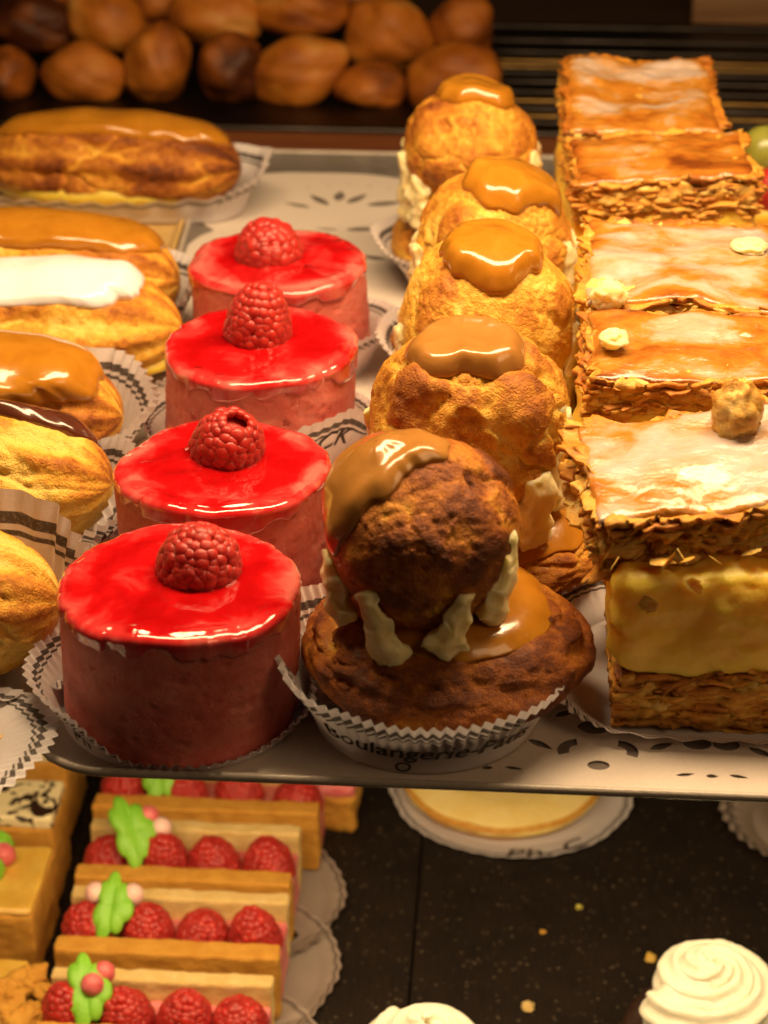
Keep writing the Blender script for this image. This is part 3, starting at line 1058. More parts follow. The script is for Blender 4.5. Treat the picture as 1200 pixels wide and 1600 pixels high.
H1 = at(735, 238, 5.6)
puff('rearmost cream puff with plain round golden head and small caramel cap', H1, 2.85, (H1[0] + .1, H1[1] + .3), 3.5, 1.9, 151,
     [(0, 34), (90, 32), (180, 36), (270, 30)], 58, STD + [(285, 285, 5.0, 4.2, .3)], 'caramel', (-0.04, -.04), 0.025, 0.42, (0.10, 0.05, 0.98), 0.0, (1.0, .97, 1.02), .2, 1.7, [(240, 40, 12, -.05)])

paper_case('printed case with Boulangerie lettering holding the nearest cream puff', (-2.25, 52.5), 3.3,
           [(0, 2.3), (60, 2.2), (130, 2.6), (180, 3.3), (205, 2.9), (235, 2.3), (270, 2.15), (300, 2.2), (335, 2.3)],
           [(0, 1.1), (60, .9), (130, .9), (180, 1.35), (215, 1.35), (245, 1.0), (270, .9), (300, 1.0), (335, 1.15)], N=74, amp=0.10, seed=11,
           text=[('Boulangerie-Pâtis', 274, 0.30, 0.80, 1.12), ('O', 262, 0.03, 0.6, 1.0)], curve=1.05)
for lb, c, sd in (('paper case under the puff with broken brown lumps', (H4[0] + .4, H4[1] + .4), 12), ('paper case under the puff with the round domed caramel cap', (H3[0], H3[1] + .4), 13),
                  ('paper case under the puff whose caramel cap slides right', (H2[0] - .3, H2[1] + .5), 14), ('paper case under the rearmost cream puff', (H1[0], H1[1] + .3), 15)):
    paper_case(lb, c, 2.7, [(0, 1.9), (90, 1.8), (190, 2.3), (225, 1.9), (270, 1.2)], [(0, 1.3), (90, 1.0), (190, 1.55), (270, 1.0)], N=70, seed=sd)


# ------------------------------------------------------------------ mille-feuille slices
def tilt(V, piv, rx, ry=0.0, rz=0.0):
    V = V - piv
    for ax, a in ((0, rx), (1, ry), (2, rz)):
        c, s = math.cos(math.radians(a)), math.sin(math.radians(a))
        i, j = (ax + 1) % 3, (ax + 2) % 3
        W = V.copy()
        W[:, i], W[:, j] = c * V[:, i] - s * V[:, j], s * V[:, i] + c * V[:, j]
        V = W
    return V + piv


def sheets(x0, x1, y0, y1, z0, z1, seed, n, ragged=0.2, tone=0.45, mb=None, open_=0.0):
    """a stack of thin crisp leaves with broken, uneven edges round a dense middle"""
    mb = mb or MB()
    rng = np.random.RandomState(seed)
    nx, ny = 64, 40
    g = lambda m: np.sign(np.linspace(-1, 1, m)) * (1 - (1 - np.abs(np.linspace(-1, 1, m))) ** 1.25)
    U, Vv = np.meshgrid(g(nx), g(ny), indexing='ij')
    U, Vv = U.ravel(), Vv.ravel()
    cx, cy, hx, hy = (x0 + x1) / 2, (y0 + y1) / 2, (x1 - x0) / 2, (y1 - y0) / 2
    wts = rng.uniform(.5, 1.6, n)
    cum = np.concatenate([[0], np.cumsum(wts)]) / wts.sum()
    for k in range(n):
        za, zb = z0 + (z1 - z0) * cum[k], z0 + (z1 - z0) * cum[k + 1]
        zc, th = (za + zb) / 2, zb - za
        gx, gy = rng.uniform(-.12, .06, 2)
        P0 = np.c_[U * hx, Vv * hy, np.full(U.size, k * 0.8 + seed)]
        P1 = np.c_[U * hx, Vv * hy, np.full(U.size, k * 5.7 + seed)]
        edge = np.maximum(np.abs(U), np.abs(Vv)) ** 6
        rag = ragged * (0.9 * fbm(P0 * 0.8, 3, seed) + 0.9 * fbm(P1 * 1.1, 3, seed + k + 40) + 0.8 * fbm(P1 * 4.5, 3, seed + k + 80))
        corner = 0.10 * np.clip(np.abs(U) + np.abs(Vv) - 1.7, 0, 1)
        X = cx + U * (hx + gx + rag - corner)
        Y = cy + Vv * (hy + gy + rag * 0.9 - corner)
        Z = zc + 0.30 * fbm(P0 * [.4, .4, .12], 3, seed + 3) + 0.06 * fbm(P1 * 0.9, 3, seed + k) \
            + edge * (0.16 * fbm(P1 * 1.3, 3, seed + k + 7) + open_ * (k / max(1, n - 1) - 0.6))
        t2 = th * 0.47 * (1 - 0.55 * edge * sst(-.2, .5, vnoise(P1 * 1.6, seed + k))) + 0.01
        V = np.concatenate([np.c_[X, Y, Z + t2], np.c_[X, Y, Z - t2]])
        Ft = gridF(nx, ny)
        N = nx * ny
        idx = np.arange(N).reshape(nx, ny)
        ring = np.concatenate([idx[:, 0], idx[-1, 1:], idx[-2::-1, -1], idx[0, -2:0:-1]])
        r2 = np.roll(ring, -1)
        side = np.stack([ring, r2, r2 + N, ring + N], 1)
        tn = tone + .30 * (k / max(1, n - 1) - .65) + rng.uniform(-.13, .13) + 0.3 * fbm(P1 * 0.8, 3, seed + 9)
        mb.add(V, np.concatenate([Ft, Ft[:, ::-1] + N, side]), tone=np.concatenate([tn, tn]))
    for m in range(36):                                   # broken chips along the edges
        sd_ = rng.randint(3)
        c0 = [rng.uniform(x0, x1), y0 + rng.uniform(-.10, .08), 0] if sd_ < 2 else [x0 + rng.uniform(-.10, .08), rng.uniform(y0, y1), 0]
        c0[2] = rng.uniform(z0 + .1, z1 + .05)
        kk = rng.randint(5, 8)
        aa = np.sort(rng.uniform(0, 2 * math.pi, kk))
        sz = rng.uniform(.06, .17)
        Q = np.c_[np.cos(aa) * sz * rng.uniform(.6, 1.3, kk), np.sin(aa) * sz * .7 * rng.uniform(.6, 1.3, kk), rng.uniform(-.03, .03, kk)]
        Q = np.concatenate([Q, Q + [0, 0, .025]])
        Q = tilt(Q, np.zeros(3), rng.uniform(-50, 50), rng.uniform(-35, 35), rng.uniform(0, 180)) + c0
        mb.add(Q, [list(range(kk))[::-1], list(range(kk, 2 * kk))] + [[i_, (i_ + 1) % kk, kk + (i_ + 1) % kk, kk + i_] for i_ in range(kk)], tone=tone + rng.uniform(-.25, .15))
    V, Fq = blob_box(x0 + .05, x1 - .05, y0 + .05, y1 - .05, z0 + .05, z1 - .12, seed + 77, .2, .30, (50, 34, 14), 1.5)
    mb.add(V, Fq, tone=tone - .22 + .4 * fbm(V * [1.2, 1.2, 4.5], 4, seed + 60))
    return mb


def blob_box(x0, x1, y0, y1, z0, z1, seed, r=0.3, amp=0.12, n=(40, 30, 20), fr=0.9, bulge=0.0):
    P, Fq, N = rbox(x1 - x0, y1 - y0, z1 - z0, r, n)
    q = P * fr + seed
    d = amp * fbm(q, 4, seed) + 0.35 * amp * fbm(q * 3.3, 3, seed + 3)
    P = P + N * d[:, None]
    if bulge:
        w = 1 - (2 * P[:, 2] / (z1 - z0)) ** 2
        P[:, :2] += N[:, :2] * (bulge * w)[:, None]
    return P + [(x0 + x1) / 2, (y0 + y1) / 2, (z0 + z1) / 2], Fq


def glaze_sheet(x0, x1, y0, y1, z, seed, tone, th=0.13):
    nx, ny = 64, 48
    U, Vv = np.meshgrid(np.linspace(-1, 1, nx), np.linspace(-1, 1, ny), indexing='ij')
    U, Vv = U.ravel(), Vv.ravel()
    cx, cy, hx, hy = (x0 + x1) / 2, (y0 + y1) / 2, (x1 - x0) / 2, (y1 - y0) / 2
    P0 = np.c_[U * hx, Vv * hy, np.full(U.size, seed)]
    edge = np.maximum(np.abs(U), np.abs(Vv))
    rag = 0.22 * fbm(P0 * 0.9, 4, seed)
    X, Y = cx + U * (hx + rag), cy + Vv * (hy + rag)
    Z = z + 0.04 + 0.30 * fbm(np.c_[P0[:, :2] * .4, np.full(U.size, (seed - 3 + 10 * .8) * .12)], 3, seed) + 0.045 * fbm(P0 * 1.4 * [1, 1.6, 1], 3, seed + 2)
    up = th * np.sqrt(np.maximum(0, 1 - edge ** 14))
    N = nx * ny
    idx = np.arange(N).reshape(nx, ny)
    ring = np.concatenate([idx[:, 0], idx[-1, 1:], idx[-2::-1, -1], idx[0, -2:0:-1]])
    r2 = np.roll(ring, -1)
    side = np.stack([ring, r2, r2 + N, ring + N], 1)
    Ft = gridF(nx, ny)
    tn = tone + 0.25 * sst(0.8, 1.0, edge)
    return np.concatenate([np.c_[X, Y, Z + up], np.c_[X, Y, Z - 0.12]]), np.concatenate([Ft, Ft[:, ::-1] + N, side]), np.concatenate([tn, tn])


def mf(label, x0, x1, y0, y1, seed, tones, top=(5.2, 7.5), cust=(1.9, 5.2), topbox=None, tl=(0, 0, 0), rz=0, ttone=.45, nlay=11, flakes=(), rag=0.3):
    t = thing('custard_slice', label, 'pastry', ((x0 + x1) / 2, (y0 + y1) / 2, -0.25), 0, 'custard slices stacked in a row at the right')
    o = np.array([(x0 + x1) / 2, (y0 + y1) / 2, 0])
    X0, X1, Y0, Y1 = x0 - o[0], x1 - o[0], y0 - o[1], y1 - o[1]
    sheets(X0, X1, Y0, Y1, 0.05, cust[0], seed, 10, 0.15, 0.58).build('bottom_pastry', M['pastry'], t)
    V, Fq = blob_box(X0 - .05, X1 + .05, Y0 + .05, Y1 - .05, cust[0] - 0.1, cust[1] + 0.15, seed + 1, 0.4, 0.26, bulge=0.15, fr=.6)
    MB().add(V, Fq).build('custard', M['custard'], t)
    if topbox is None:
        topbox = (X0 - .1, X1 + .1, Y0 - .1, Y1)
    else:
        topbox = (topbox[0] - o[0], topbox[1] - o[0], topbox[2] - o[1], topbox[3] - o[1])
    piv = np.array([(topbox[0] + topbox[1]) / 2, (topbox[2] + topbox[3]) / 2, top[0]])
    m = sheets(*topbox, top[0], top[1], seed + 2, nlay, rag, ttone, open_=0.35)
    m.V = [tilt(v, piv, *tl) for v in m.V]
    m.build('top_pastry', M['pastry'], t)
    V, Fq, tn = glaze_sheet(topbox[0] + .12, topbox[1] - .12, topbox[2] + .12, topbox[3] - .12, top[1] + 0.02, seed + 5, tones)
    MB().add(tilt(V, piv, *tl), Fq, tone=tn).build('sugar_glaze', M['fondant'], t)
    rng = np.random.RandomState(seed)
    for (fx, fy, fz, s) in flakes:
        pts, Fl = sphere(4, 7)
        q = pts * [s, s * .07, s * .6] * rng.uniform(.7, 1.2, (len(pts), 1))
        q = tilt(q, np.zeros(3), rng.uniform(-14, 14) + (80 if fy > 51.75 else 0), rng.uniform(-90, 90), rng.uniform(-14, 14))
        MB().add(q + [fx - o[0], fy - o[1], fz + .25], Fl, tone=rng.uniform(.1, .38)).build('pastry_flake', M['pastry'], t, smooth=False)
    return t


rngf = np.random.RandomState(5)
fl5 = [(rngf.uniform(2.9, 7.8), 51.52 + rngf.uniform(-.05, .05), rngf.uniform(3.9, 5.1), rngf.uniform(.2, .5)) for _ in range(2)] + \
      [(rngf.uniform(2.9, 7.8), rngf.uniform(51.7, 53.2), 5.35 + rngf.uniform(-.05, .1), rngf.uniform(.2, .5)) for _ in range(12)]
mf('nearest custard slice with thick yellow custard and top layer pushed back', 3.25, 10.2, 51.75, 58.0, 201, 0.26, (5.25, 7.2), (1.9, 5.0), (2.2, 9.6, 53.1, 57.9), (10, -5.0, 8), ttone=.36, rag=.42, flakes=fl5)
mf('custard slice with dark amber glaze and cream dabs, second from the front', 2.45, 9.8, 60.7, 65.1, 213, 0.62, (6.0, 7.4), (1.9, 6.0), None, (6, 0, 0), ttone=.52)
mf('custard slice with broad milky white glaze, third from the front', 2.55, 9.0, 65.6, 73.0, 225, 0.34, (6.6, 7.8), (1.9, 6.6), None, (2, 1, -1), ttone=.32)
mf('custard slice with brown glazed torn top, second from the back', 2.2, 9.0, 78.0, 82.7, 237, 0.66, (6.6, 7.9), (1.9, 6.6), None, (5, -3, 3), ttone=.45)
mf('rearmost custard slice with flat amber glazed top', 1.9, 8.0, 83.2, 91.2, 249, 0.48, (6.9, 8.3), (1.9, 6.9), None, (5, 1, 1), ttone=.45)


def dab(name, label, c, s, seed, mat, flat=0.8, cat='cream', rag=.3, tone=.42):
    D, Fq = sphere(26, 36)
    r = 1 + rag * fbm(D * 1.8 + seed, 4, seed) + 0.3 * rag * fbm(D * 6 + seed, 3, seed + 1)
    o = MB().add(D * r[:, None] * s * [1, 1, flat], Fq, tone=tone + .3 * fbm(D * 2 + seed, 3, seed)).build(name, M[mat], None, c)
    return tag(o, label, cat)


q = at(950, 468, 7.6)
dab('cream_dab', 'cream dab standing on the front left corner of the milky glazed slice', q + [0, 0, .1], .55, 3, 'cream', 1.0)
q = at(958, 535, 7.5)
dab('cream_dab', 'flat cream dab on the left end of the dark amber glazed slice', q + [0, 0, .1], .5, 7, 'cream', .6)
q = at(1152, 640, 8.0)
dab('pastry_lump', 'upright amber pastry lump at the back of the nearest custard slice top', q + [0, .1, -.15], .72, 27, 'pastry', 1.4, 'pastry crumb', .32, .2)
q = at(1170, 385, 7.9)
dab('cream_dab', 'smear of cream at the right corner of the milky glazed slice', q + [0, 0, .02], .6, 17, 'cream', .35)
paper_case('thin wavy paper case flattened under the nearest custard slice', (6.7, 54.9), 2.2, [(0, .8), (150, 1.3), (200, .9), (270, .28), (330, .3)], [(0, .5), (150, 1.0), (210, 1.0), (270, .55), (330, .5)], L=4.6, W=2.4, N=46, amp=.07, seed=21)
for lb, c, w, sd in (('paper case under the dark amber glazed custard slice', (6.1, 62.9), .6, 22), ('paper case under the milky white glazed custard slice', (5.8, 69.3), 3.0, 23),
                     ('paper case under the custard slice with torn brown top', (5.6, 80.3), .6, 24), ('paper case under the rearmost custard slice', (5.0, 87.2), 3.4, 25)):
    paper_case(lb, c, 2.3, [(0, .8), (180, 1.1), (270, .6)], [(0, .6), (180, 1.0), (270, .4)], L=4.2, W=w, N=46, amp=.06, seed=sd)


# ------------------------------------------------------------------ eclairs
def eclair(label, xr, y, L, wy, hz, seed, rz, icing, mat, T=0.35, bias=0.0, um=0.9, tm=62, off=0.0, z=0.0, groove=0.045, fill=None):
    t = thing('eclair', label, 'pastry', (xr - L / 2, y, z - 0.25), rz, 'eclairs in a column at the left')
    nu, na = 190, 150
    uu = np.linspace(-1, 1, nu)
    uu = np.sign(uu) * (1 - (1 - np.abs(uu)) ** 1.6)
    a = np.linspace(0, 2 * math.pi, na, endpoint=False)
    U, A = np.meshgrid(uu, a, indexing='ij')
    U, A = U.ravel(), A.ravel()

    def surf(U, A, full):
        pr = np.maximum(0, 1 - np.abs(U) ** 3.2) ** 0.5
        Dv = np.c_[U * L / 2 * 0.45, np.cos(A) * 1.1, np.sin(A) * 1.1]
        r = 1 + 0.05 * vnoise(Dv * 0.55 + seed, seed) + 0.03 * vnoise(Dv * 1.1 + seed, seed + 1)
        tone = None
        if full:
            w = Dv + 0.3 * np.stack([fbm(Dv * 0.9 + k + seed, 3, seed + k) for k in (1, 2, 3)], 1)
            g = np.cos(A * 11 + 1.3 * vnoise(Dv * 0.6, seed + 4))
            f1, f2 = voro(w * [0.55, 1.3, 1.3] + seed, seed)
            ck = np.exp(-((f2 - f1) / 0.06) ** 2) * sst(-.3, .3, vnoise(Dv * .8 + seed, seed + 7))
            rough = fbm(Dv * 7, 4, seed + 9)
            pore = sst(.45, .8, fbm(Dv * 6.5 + 3, 3, seed + 11))
            fade = sst(-0.9, 0.2, np.sin(A))
            r = r + groove * g * fade - 0.075 * ck + 0.022 * rough - 0.035 * pore + 0.03 * fbm(w * 2.2, 3, seed + 40)
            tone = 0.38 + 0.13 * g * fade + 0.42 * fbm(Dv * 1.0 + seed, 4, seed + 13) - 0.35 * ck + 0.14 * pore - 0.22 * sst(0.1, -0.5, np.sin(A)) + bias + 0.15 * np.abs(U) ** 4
        X = U * L / 2
        Y = np.cos(A) * pr * r * wy / 2
        Z = np.sin(A) * pr * r * hz / 2 + hz * 0.44 + off * (1 - pr) * 0.2
        Z = np.where(Z < 0.15, 0.15 + (Z - 0.15) * 0.12, Z)
        return np.c_[X, Y, Z], tone
    V, tone = surf(U, A, True)
    MB().add(V, gridF(nu, na, True), tone=tone).build('choux_shell', M['choux'], t)
    if fill:
        D, Fd = sphere(30, 60)
        r_ = 1 + .05 * fbm(D * [6, 2, 2] + seed, 3, seed)
        MB().add(D * r_[:, None] * [L * .44, wy * .5, .95] + [fill, -.12, 1.1], Fd).build('custard_filling', M['custard'], t)
    if icing is not None:
        n = 170
        ph = np.linspace(0, 2 * math.pi, n, endpoint=False)
        c, s = np.cos(ph), np.sin(ph)
        ex = np.sign(c) * np.abs(c) ** 0.55
        ey = np.sign(s) * np.abs(s) ** 0.65
        wob = 1 + 0.14 * fbm(np.c_[c * 2.4 + seed, s * 2.4, np.zeros(n)], 3, seed + 21)
        V = []
        for q in np.concatenate([np.linspace(0.01, 0.85, 26), np.linspace(0.87, 1, 12)]):
            UU = q * ex * um * (1 + 0.25 * (wob - 1))
            AA = math.pi / 2 + q * ey * math.radians(tm) * wob - math.radians(icing)
            P, _ = surf(UU, AA, False)
            base = np.array([0, 0, hz * 0.44])
            Nn = (P - base) * [0.12, 1, 1.2]
            Nn /= np.linalg.norm(Nn, axis=1, keepdims=True)
            th = T * math.sqrt(max(0, 1 - q ** 8)) * (1 + 0.35 * vnoise(P * 0.7 + seed, seed + 30)) * (0.8 + 0.3 * math.exp(-((q - .85) / .1) ** 2)) + 0.04
            V.append(P + Nn * np.asarray(th).reshape(-1, 1))
        V.append(P - Nn * 0.2)
        MB().add(np.concatenate(V), gridF(len(V), n, True)).build('icing', M[mat], t)
    return t


EC = [('rearmost eclair with caramel icing, alone in its case beside the bare doily', -13.1, 95.3, 12.4, 5.0, 4.6, 301, -.02, 6, 'caramel', .26, .24),
      ('eclair with caramel icing just behind the white iced one', -13.7, 80.3, 12.5, 5.4, 5.0, 313, -.03, 4, 'caramel', .32, .0),
      ('eclair with thick white icing on top', -12.9, 75.2, 12.8, 6.0, 4.7, 325, .06, 2, 'white', .42, -.06),
      ('eclair with broad glossy caramel icing between white and chocolate ones', -13.8, 67.6, 12.6, 5.3, 5.0, 337, -.05, -6, 'caramel', .55, .02),
      ('eclair with chocolate icing on cracked golden choux', -13.2, 62.1, 12.4, 5.3, 5.0, 349, -.02, 46, 'choc', .34, -.08),
      ('nearest eclair, plain golden end at the left edge', -13.35, 53.7, 11, 5.0, 5.0, 361, .10, None, None, .3, -.12)]
for e in EC:
    kw = dict(um=.78, fill=.7) if 'white' in e[0] and 'thick' in e[0] else {}
    eclair(e[0], e[1], e[2], e[3], e[4], e[5], e[6], e[7], e[8], e[9], e[10], e[11], tm=46 if 'chocolate icing' in e[0] else 44 if 'rearmost' in e[0] or 'white' in e[0] and 'between' not in e[0] else 62,  **(kw or (dict(fill=-.3) if 'rearmost' in e[0] else {})))
for lb, xr, y, L, sd, h, fl in (('long paper case under the rearmost eclair', -13.1, 95.3, 12.4, 31, [(0, 2.9), (40, 2.4), (180, 1.5), (270, 1.2), (330, 2.0)], [(0, 1.3), (90, .5), (180, .5), (270, .7), (330, 1.1)]),
                       ('long paper case of the caramel eclair behind the white iced one', -13.9, 80.3, 12.5, 32, [(0, 3.4), (40, 2.6), (180, 1.8), (270, 1.0), (330, 2.0)], [(0, .9), (180, .5), (270, .4)]),
                       ('paper case under the white iced eclair', -13.2, 75.2, 12.8, 33, [(0, 1.0), (90, 1.5), (270, .8)], [(0, .5), (90, .4), (270, .3)]),
                       ('paper case with checkered stripes round the broad caramel eclair', -14.1, 68.0, 12.6, 34, [(0, 2.6), (60, 3.3), (110, 3.3), (180, 2.0), (270, 1.0), (330, 2.2)], [(0, 1.2), (60, .9), (180, .5), (270, .4), (330, 1.0)]),
                       ('paper case round the chocolate iced eclair', -13.3, 62.1, 12.4, 35, [(0, 2.7), (40, 3.0), (90, 2.0), (180, 1.5), (270, 1.2), (320, 1.9)], [(0, 1.0), (90, .4), (270, .5), (320, .9)]),
                       ('paper case of the nearest eclair, its fluted back wall standing high', -13.2, 54.0, 11, 36, [(0, 1.9), (40, 3.3), (75, 4.6), (130, 4.4), (180, 2.0), (270, .5), (320, .8)], [(0, .9), (75, .8), (180, .5), (270, .4), (320, .7)])):
    paper_case(lb, (xr - L / 2 + .1, y), 2.35, h, fl, L=L - 4.6, N=48, amp=.17, seed=sd)
paper_case('white fluted paper case poking in at the left edge below the eclairs', (-16.7, 49.2), 2.2, [(0, .8), (90, .5), (180, .8), (270, .8), (330, .9)], [(0, 1.9), (90, .8), (180, 1.5), (270, 1.5), (330, 2.0)], N=56, amp=.09, seed=41)

# fruit tartlet that peeps in at the right edge behind the slices
t = thing('fruit_tartlet', 'fruit tartlet with green grape half hidden right of the custard slices', 'tartlet', (11.93, 90.18, -0.25))
ph = np.linspace(0, 2 * math.pi, 90, endpoint=False)
V = [np.c_[r * (1 + .02 * np.cos(18 * ph)) * np.cos(ph), r * (1 + .02 * np.cos(18 * ph)) * np.sin(ph), np.full(90, z)] for r, z in ((.05, .05), (2.4, .05), (3.0, 2.4), (3.05, 2.6), (2.85, 2.6), (2.7, 2.2), (.05, 2.2))]
MB().add(np.concatenate(V), gridF(len(V), 90, True), tone=np.full(90 * 7, .4)).build('tart_shell', M['pastry'], t)
V, Fq = blob_box(-2.5, 2.5, -2.5, 2.5, 2.1, 3.1, 5, .45, .15, (10, 10, 4))
MB().add(V, Fq).build('custard', M['custard'], t)
for (x, y, z, s, m) in ((-1.2, -.4, 5.0, 1.15, 'grape'), (.8, .6, 4.4, 1.2, 'grape'), (-.9, -1.5, 3.7, 1.0, 'rasp'), (.9, -1.4, 3.7, 1.0, 'rasp'), (-1.1, 1.2, 3.9, 1.0, 'rasp')):
    D, Fq = sphere(20, 28)
    MB().add(D * s * [1, 1, 1.12] * (1 + .04 * vnoise(D * 2 + x, 3))[:, None] + [x, y, z], Fq).build('grape' if m == 'grape' else 'berry', M[m], t)


# ------------------------------------------------------------------ lower level
ZB = -25.0


def bar(label, x0, x1, y0, seed, depth=4.3, leaf=None, balls=(), hz=3.2):
    t = thing('raspberry_bar', label, 'cake', ((x0 + x1) / 2, y0 + depth / 2, ZB + .1), 0, 'raspberry bars in a column on the lower level')
    w = (x1 - x0) / 2
    h = depth / 2
    for nm, a, b, top, m in (('sponge', -h, -h + 1.0, hz, 'sponge'), ('back_sponge', h - .75, h, hz, 'spongepale')):
        V, Fq = blob_box(-w, w, a, b, 0, top, seed + int(top * 7 + a), .14, .07, (44, 8, 18), 1.4)
        MB().add(V, Fq).build(nm, M[m], t)
    V, Fq = blob_box(-w + .06, w - .04, -h + .95, h - .7, 0.02, hz - 1.0, seed + 5, .15, .08, (30, 10, 10))
    MB().add(V, Fq).build('pink_cream', M['pinkcream'], t)
    rng = np.random.RandomState(seed)
    n = 4
    for i in range(n):
        x = -w + 1.15 + (2 * w - 2.3) * i / (n - 1)
        o = put('raspberry', RASP[(3, 2, 0, 3)[(i + seed) % 4]], t, (x, rng.uniform(-.1, .12), hz - 1.15), rng.uniform(0, 6))
        o.scale = (.92, .92, .92)
        o.rotation_euler = (rng.uniform(-.2, .2), rng.uniform(-.2, .2), rng.uniform(0, 6))
    if leaf:
        lx, lz, sc_, rot = leaf
        n = 84
        u = np.linspace(0, 2 * math.pi, n, endpoint=False)
        rr = .86 + .22 * np.abs(np.cos(3.5 * u + .3)) + .12 * np.cos(3 * u + seed)
        V = []
        for q, z in ((.02, .12), (.25, .16), (.5, .18), (.7, .16), (.88, .09), (1.0, .0), (1.0, -.06), (.02, -.10)):
            V.append(np.c_[q * rr * np.cos(u) * .78, q * rr * np.sin(u) * 1.35, np.full(n, z) - .12 * (q * rr * np.sin(u)) ** 2 - (.09 if z > 0 else 0) * np.exp(-(q * rr * np.cos(u) / .12) ** 2)])
        V = tilt(np.concatenate(V) * [sc_, sc_, sc_], np.zeros(3), 35, 0, rot)
        MB().add(V + [lx, -.1, lz], gridF(8, n, True)).build('sugar_leaf', M['green'], t)
    for (bx, by, bz, m) in balls:
        D, Fq = sphere(14, 18)
        MB().add(D * .46 * (1 + .03 * vnoise(D * 2 + bx, 2))[:, None] + [bx, by, bz], Fq).build('sugar_pearl', M[m], t)
    return t


bar('nearest raspberry bar, green leaf with three pink pearls', -17.7, -8.75, 61.2, 402, leaf=(-2.6, 3.9, 1.05, 10), balls=((-3.1, .9, 3.9, 'pinkball'), (-2.1, .75, 4.1, 'pinkball'), (-2.4, -.05, 4.15, 'pinkball')))
bar('raspberry bar second from the bottom, leaf between two pale pearls', -17.9, -8.7, 66.4, 415, leaf=(-2.5, 3.9, 1.0, -5), balls=((-3.3, .6, 4.0, 'whiteball'), (-1.75, .6, 4.0, 'whiteball')))
bar('raspberry bar third from the bottom with one large slanting leaf', -18.0, -8.7, 71.2, 421, leaf=(-2.4, 4.2, 1.15, 28), balls=((-1.85, .85, 4.3, 'pinkball'), (-1.25, .45, 4.0, 'whiteball')))
bar('raspberry bar half hidden under the rim of the upper tray', -18.2, -8.0, 76.3, 434, leaf=(-2.2, 3.9, 1.1, 0))
for lb, c, sd in (('striped scalloped paper under the nearest raspberry bar', (-11.9, 63.4), 51), ('striped scalloped paper under the second raspberry bar', (-11.9, 69.4), 52), ('striped scalloped paper under the third raspberry bar', (-12.1, 74.2), 53)):
    paper_case(lb, c, 4.6, .35, [(0, .8), (180, .5)], N=40, amp=.06, seed=sd, z=ZB + .02, curve=1.0, mat='paper_shaded')


def layer_slice(label, x0, x1, y0, y1, h, seed, marble, extra=None):
    t = thing('sponge_slice', label, 'cake', ((x0 + x1) / 2, (y0 + y1) / 2, ZB + .05), 0, 'sponge slices at the lower left')
    w, d = (x1 - x0) / 2, (y1 - y0) / 2
    V, Fq = blob_box(-w, w, -d, d, 0, h, seed, .18, .10, (40, 20, 22), 1.2)
    MB().add(V, Fq).build('sponge', M['sponge'], t)
    V, Fq = blob_box(-w + .05, w - .05, -d + .05, d - .05, h - .06, h + (.55 if marble else .25), seed + 2, .16, .06, (30, 14, 3))
    MB().add(V, Fq).build('topping', M['marble' if marble else 'jelly'], t)
    if extra:
        for (x, y, z, m, s) in extra:
            D, Fq = sphere(14, 18)
            MB().add(D * s * (1 + .15 * vnoise(D * 2 + x, 2))[:, None] + [x, y, z], Fq).build('sugar_leaf' if m == 'green' else 'sugar_pearl', M[m], t)
    return t


layer_slice('sponge slice with black and cream marbled topping at the left edge', -28.5, -19.3, 73.4, 76.4, 4.0, 501, True)
layer_slice('sponge slice behind the marbled one, touching the tray rim in view', -28.7, -19.7, 78.2, 82.2, 4.1, 511, True)
layer_slice('sponge slice with glossy yellow jelly, green leaf and pink pearl at the edge', -28.2, -19.1, 68.1, 72.6, 3.5, 521, False, ((2.7, .9, 4.2, 'pinkball', .5), (2.3, 1.7, 4.1, 'green', .6), (2.3, .0, 4.1, 'green', .6)))
layer_slice('tall yellow sponge slice in the lower left corner', -27.6, -18.9, 61.8, 66.6, 2.3, 531, False)
rng = np.random.RandomState(9)
for i, (px, py) in enumerate(((45, 1535), (8, 1560), (50, 1590), (15, 1600), (68, 1550))):
    p = at(px, py, ZB + 2.8)
    dab('sponge_crumb', ['large golden crumb nearest the tall yellow slice edge', 'golden crumb lying at the left picture edge', 'brown crumb in the bottom left corner by the bars', 'broken crumb in the very corner', 'small pale crumb beside the lowest raspberry bar'][i],
        p, (.75, .9, .7, .8, .4)[i], 61 + i, 'sponge', .8, 'crumb', .5)

# lemon tart on printed paper, half under the tray
lc = at(795, 1262, ZB + .6)
lc = np.array([0.55, 83.4])
paper_case('printed paper lettered Ph C round the pale lemon tart', lc, 4.6, .35, 1.25, N=40, amp=.03, seed=71, z=ZB + .02, text=[('Ph. C', 289, .97, 1.25, 1.5, 1)], curve=1.0)
t = thing('lemon_tart', 'pale yellow lemon tart half hidden below the front rim', 'tart', (lc[0] - .45, lc[1] + .35, ZB + .06))
V, Fq = sphere(40, 90)
V = V * [4.8, 4.8, 1.0]
V = V * (1 + .03 * fbm(V * .8, 3, 3))[:, None]
V[:, 2] = np.clip(V[:, 2], -.4, .7)
MB().add(V + [0, 0, .55], Fq).build('lemon_cream', M['lemon'], t)
V = [np.c_[r * np.cos(ph), r * np.sin(ph), np.full(90, z) + .03 * np.sin(9 * ph)] for r, z in ((.1, .05), (4.5, .05), (4.9, .75), (4.75, .9), (4.6, .8), (.1, .3))]
MB().add(np.concatenate(V), gridF(len(V), 90, True), tone=np.full(540, .3)).build('tart_shell', M['pastry'], t)


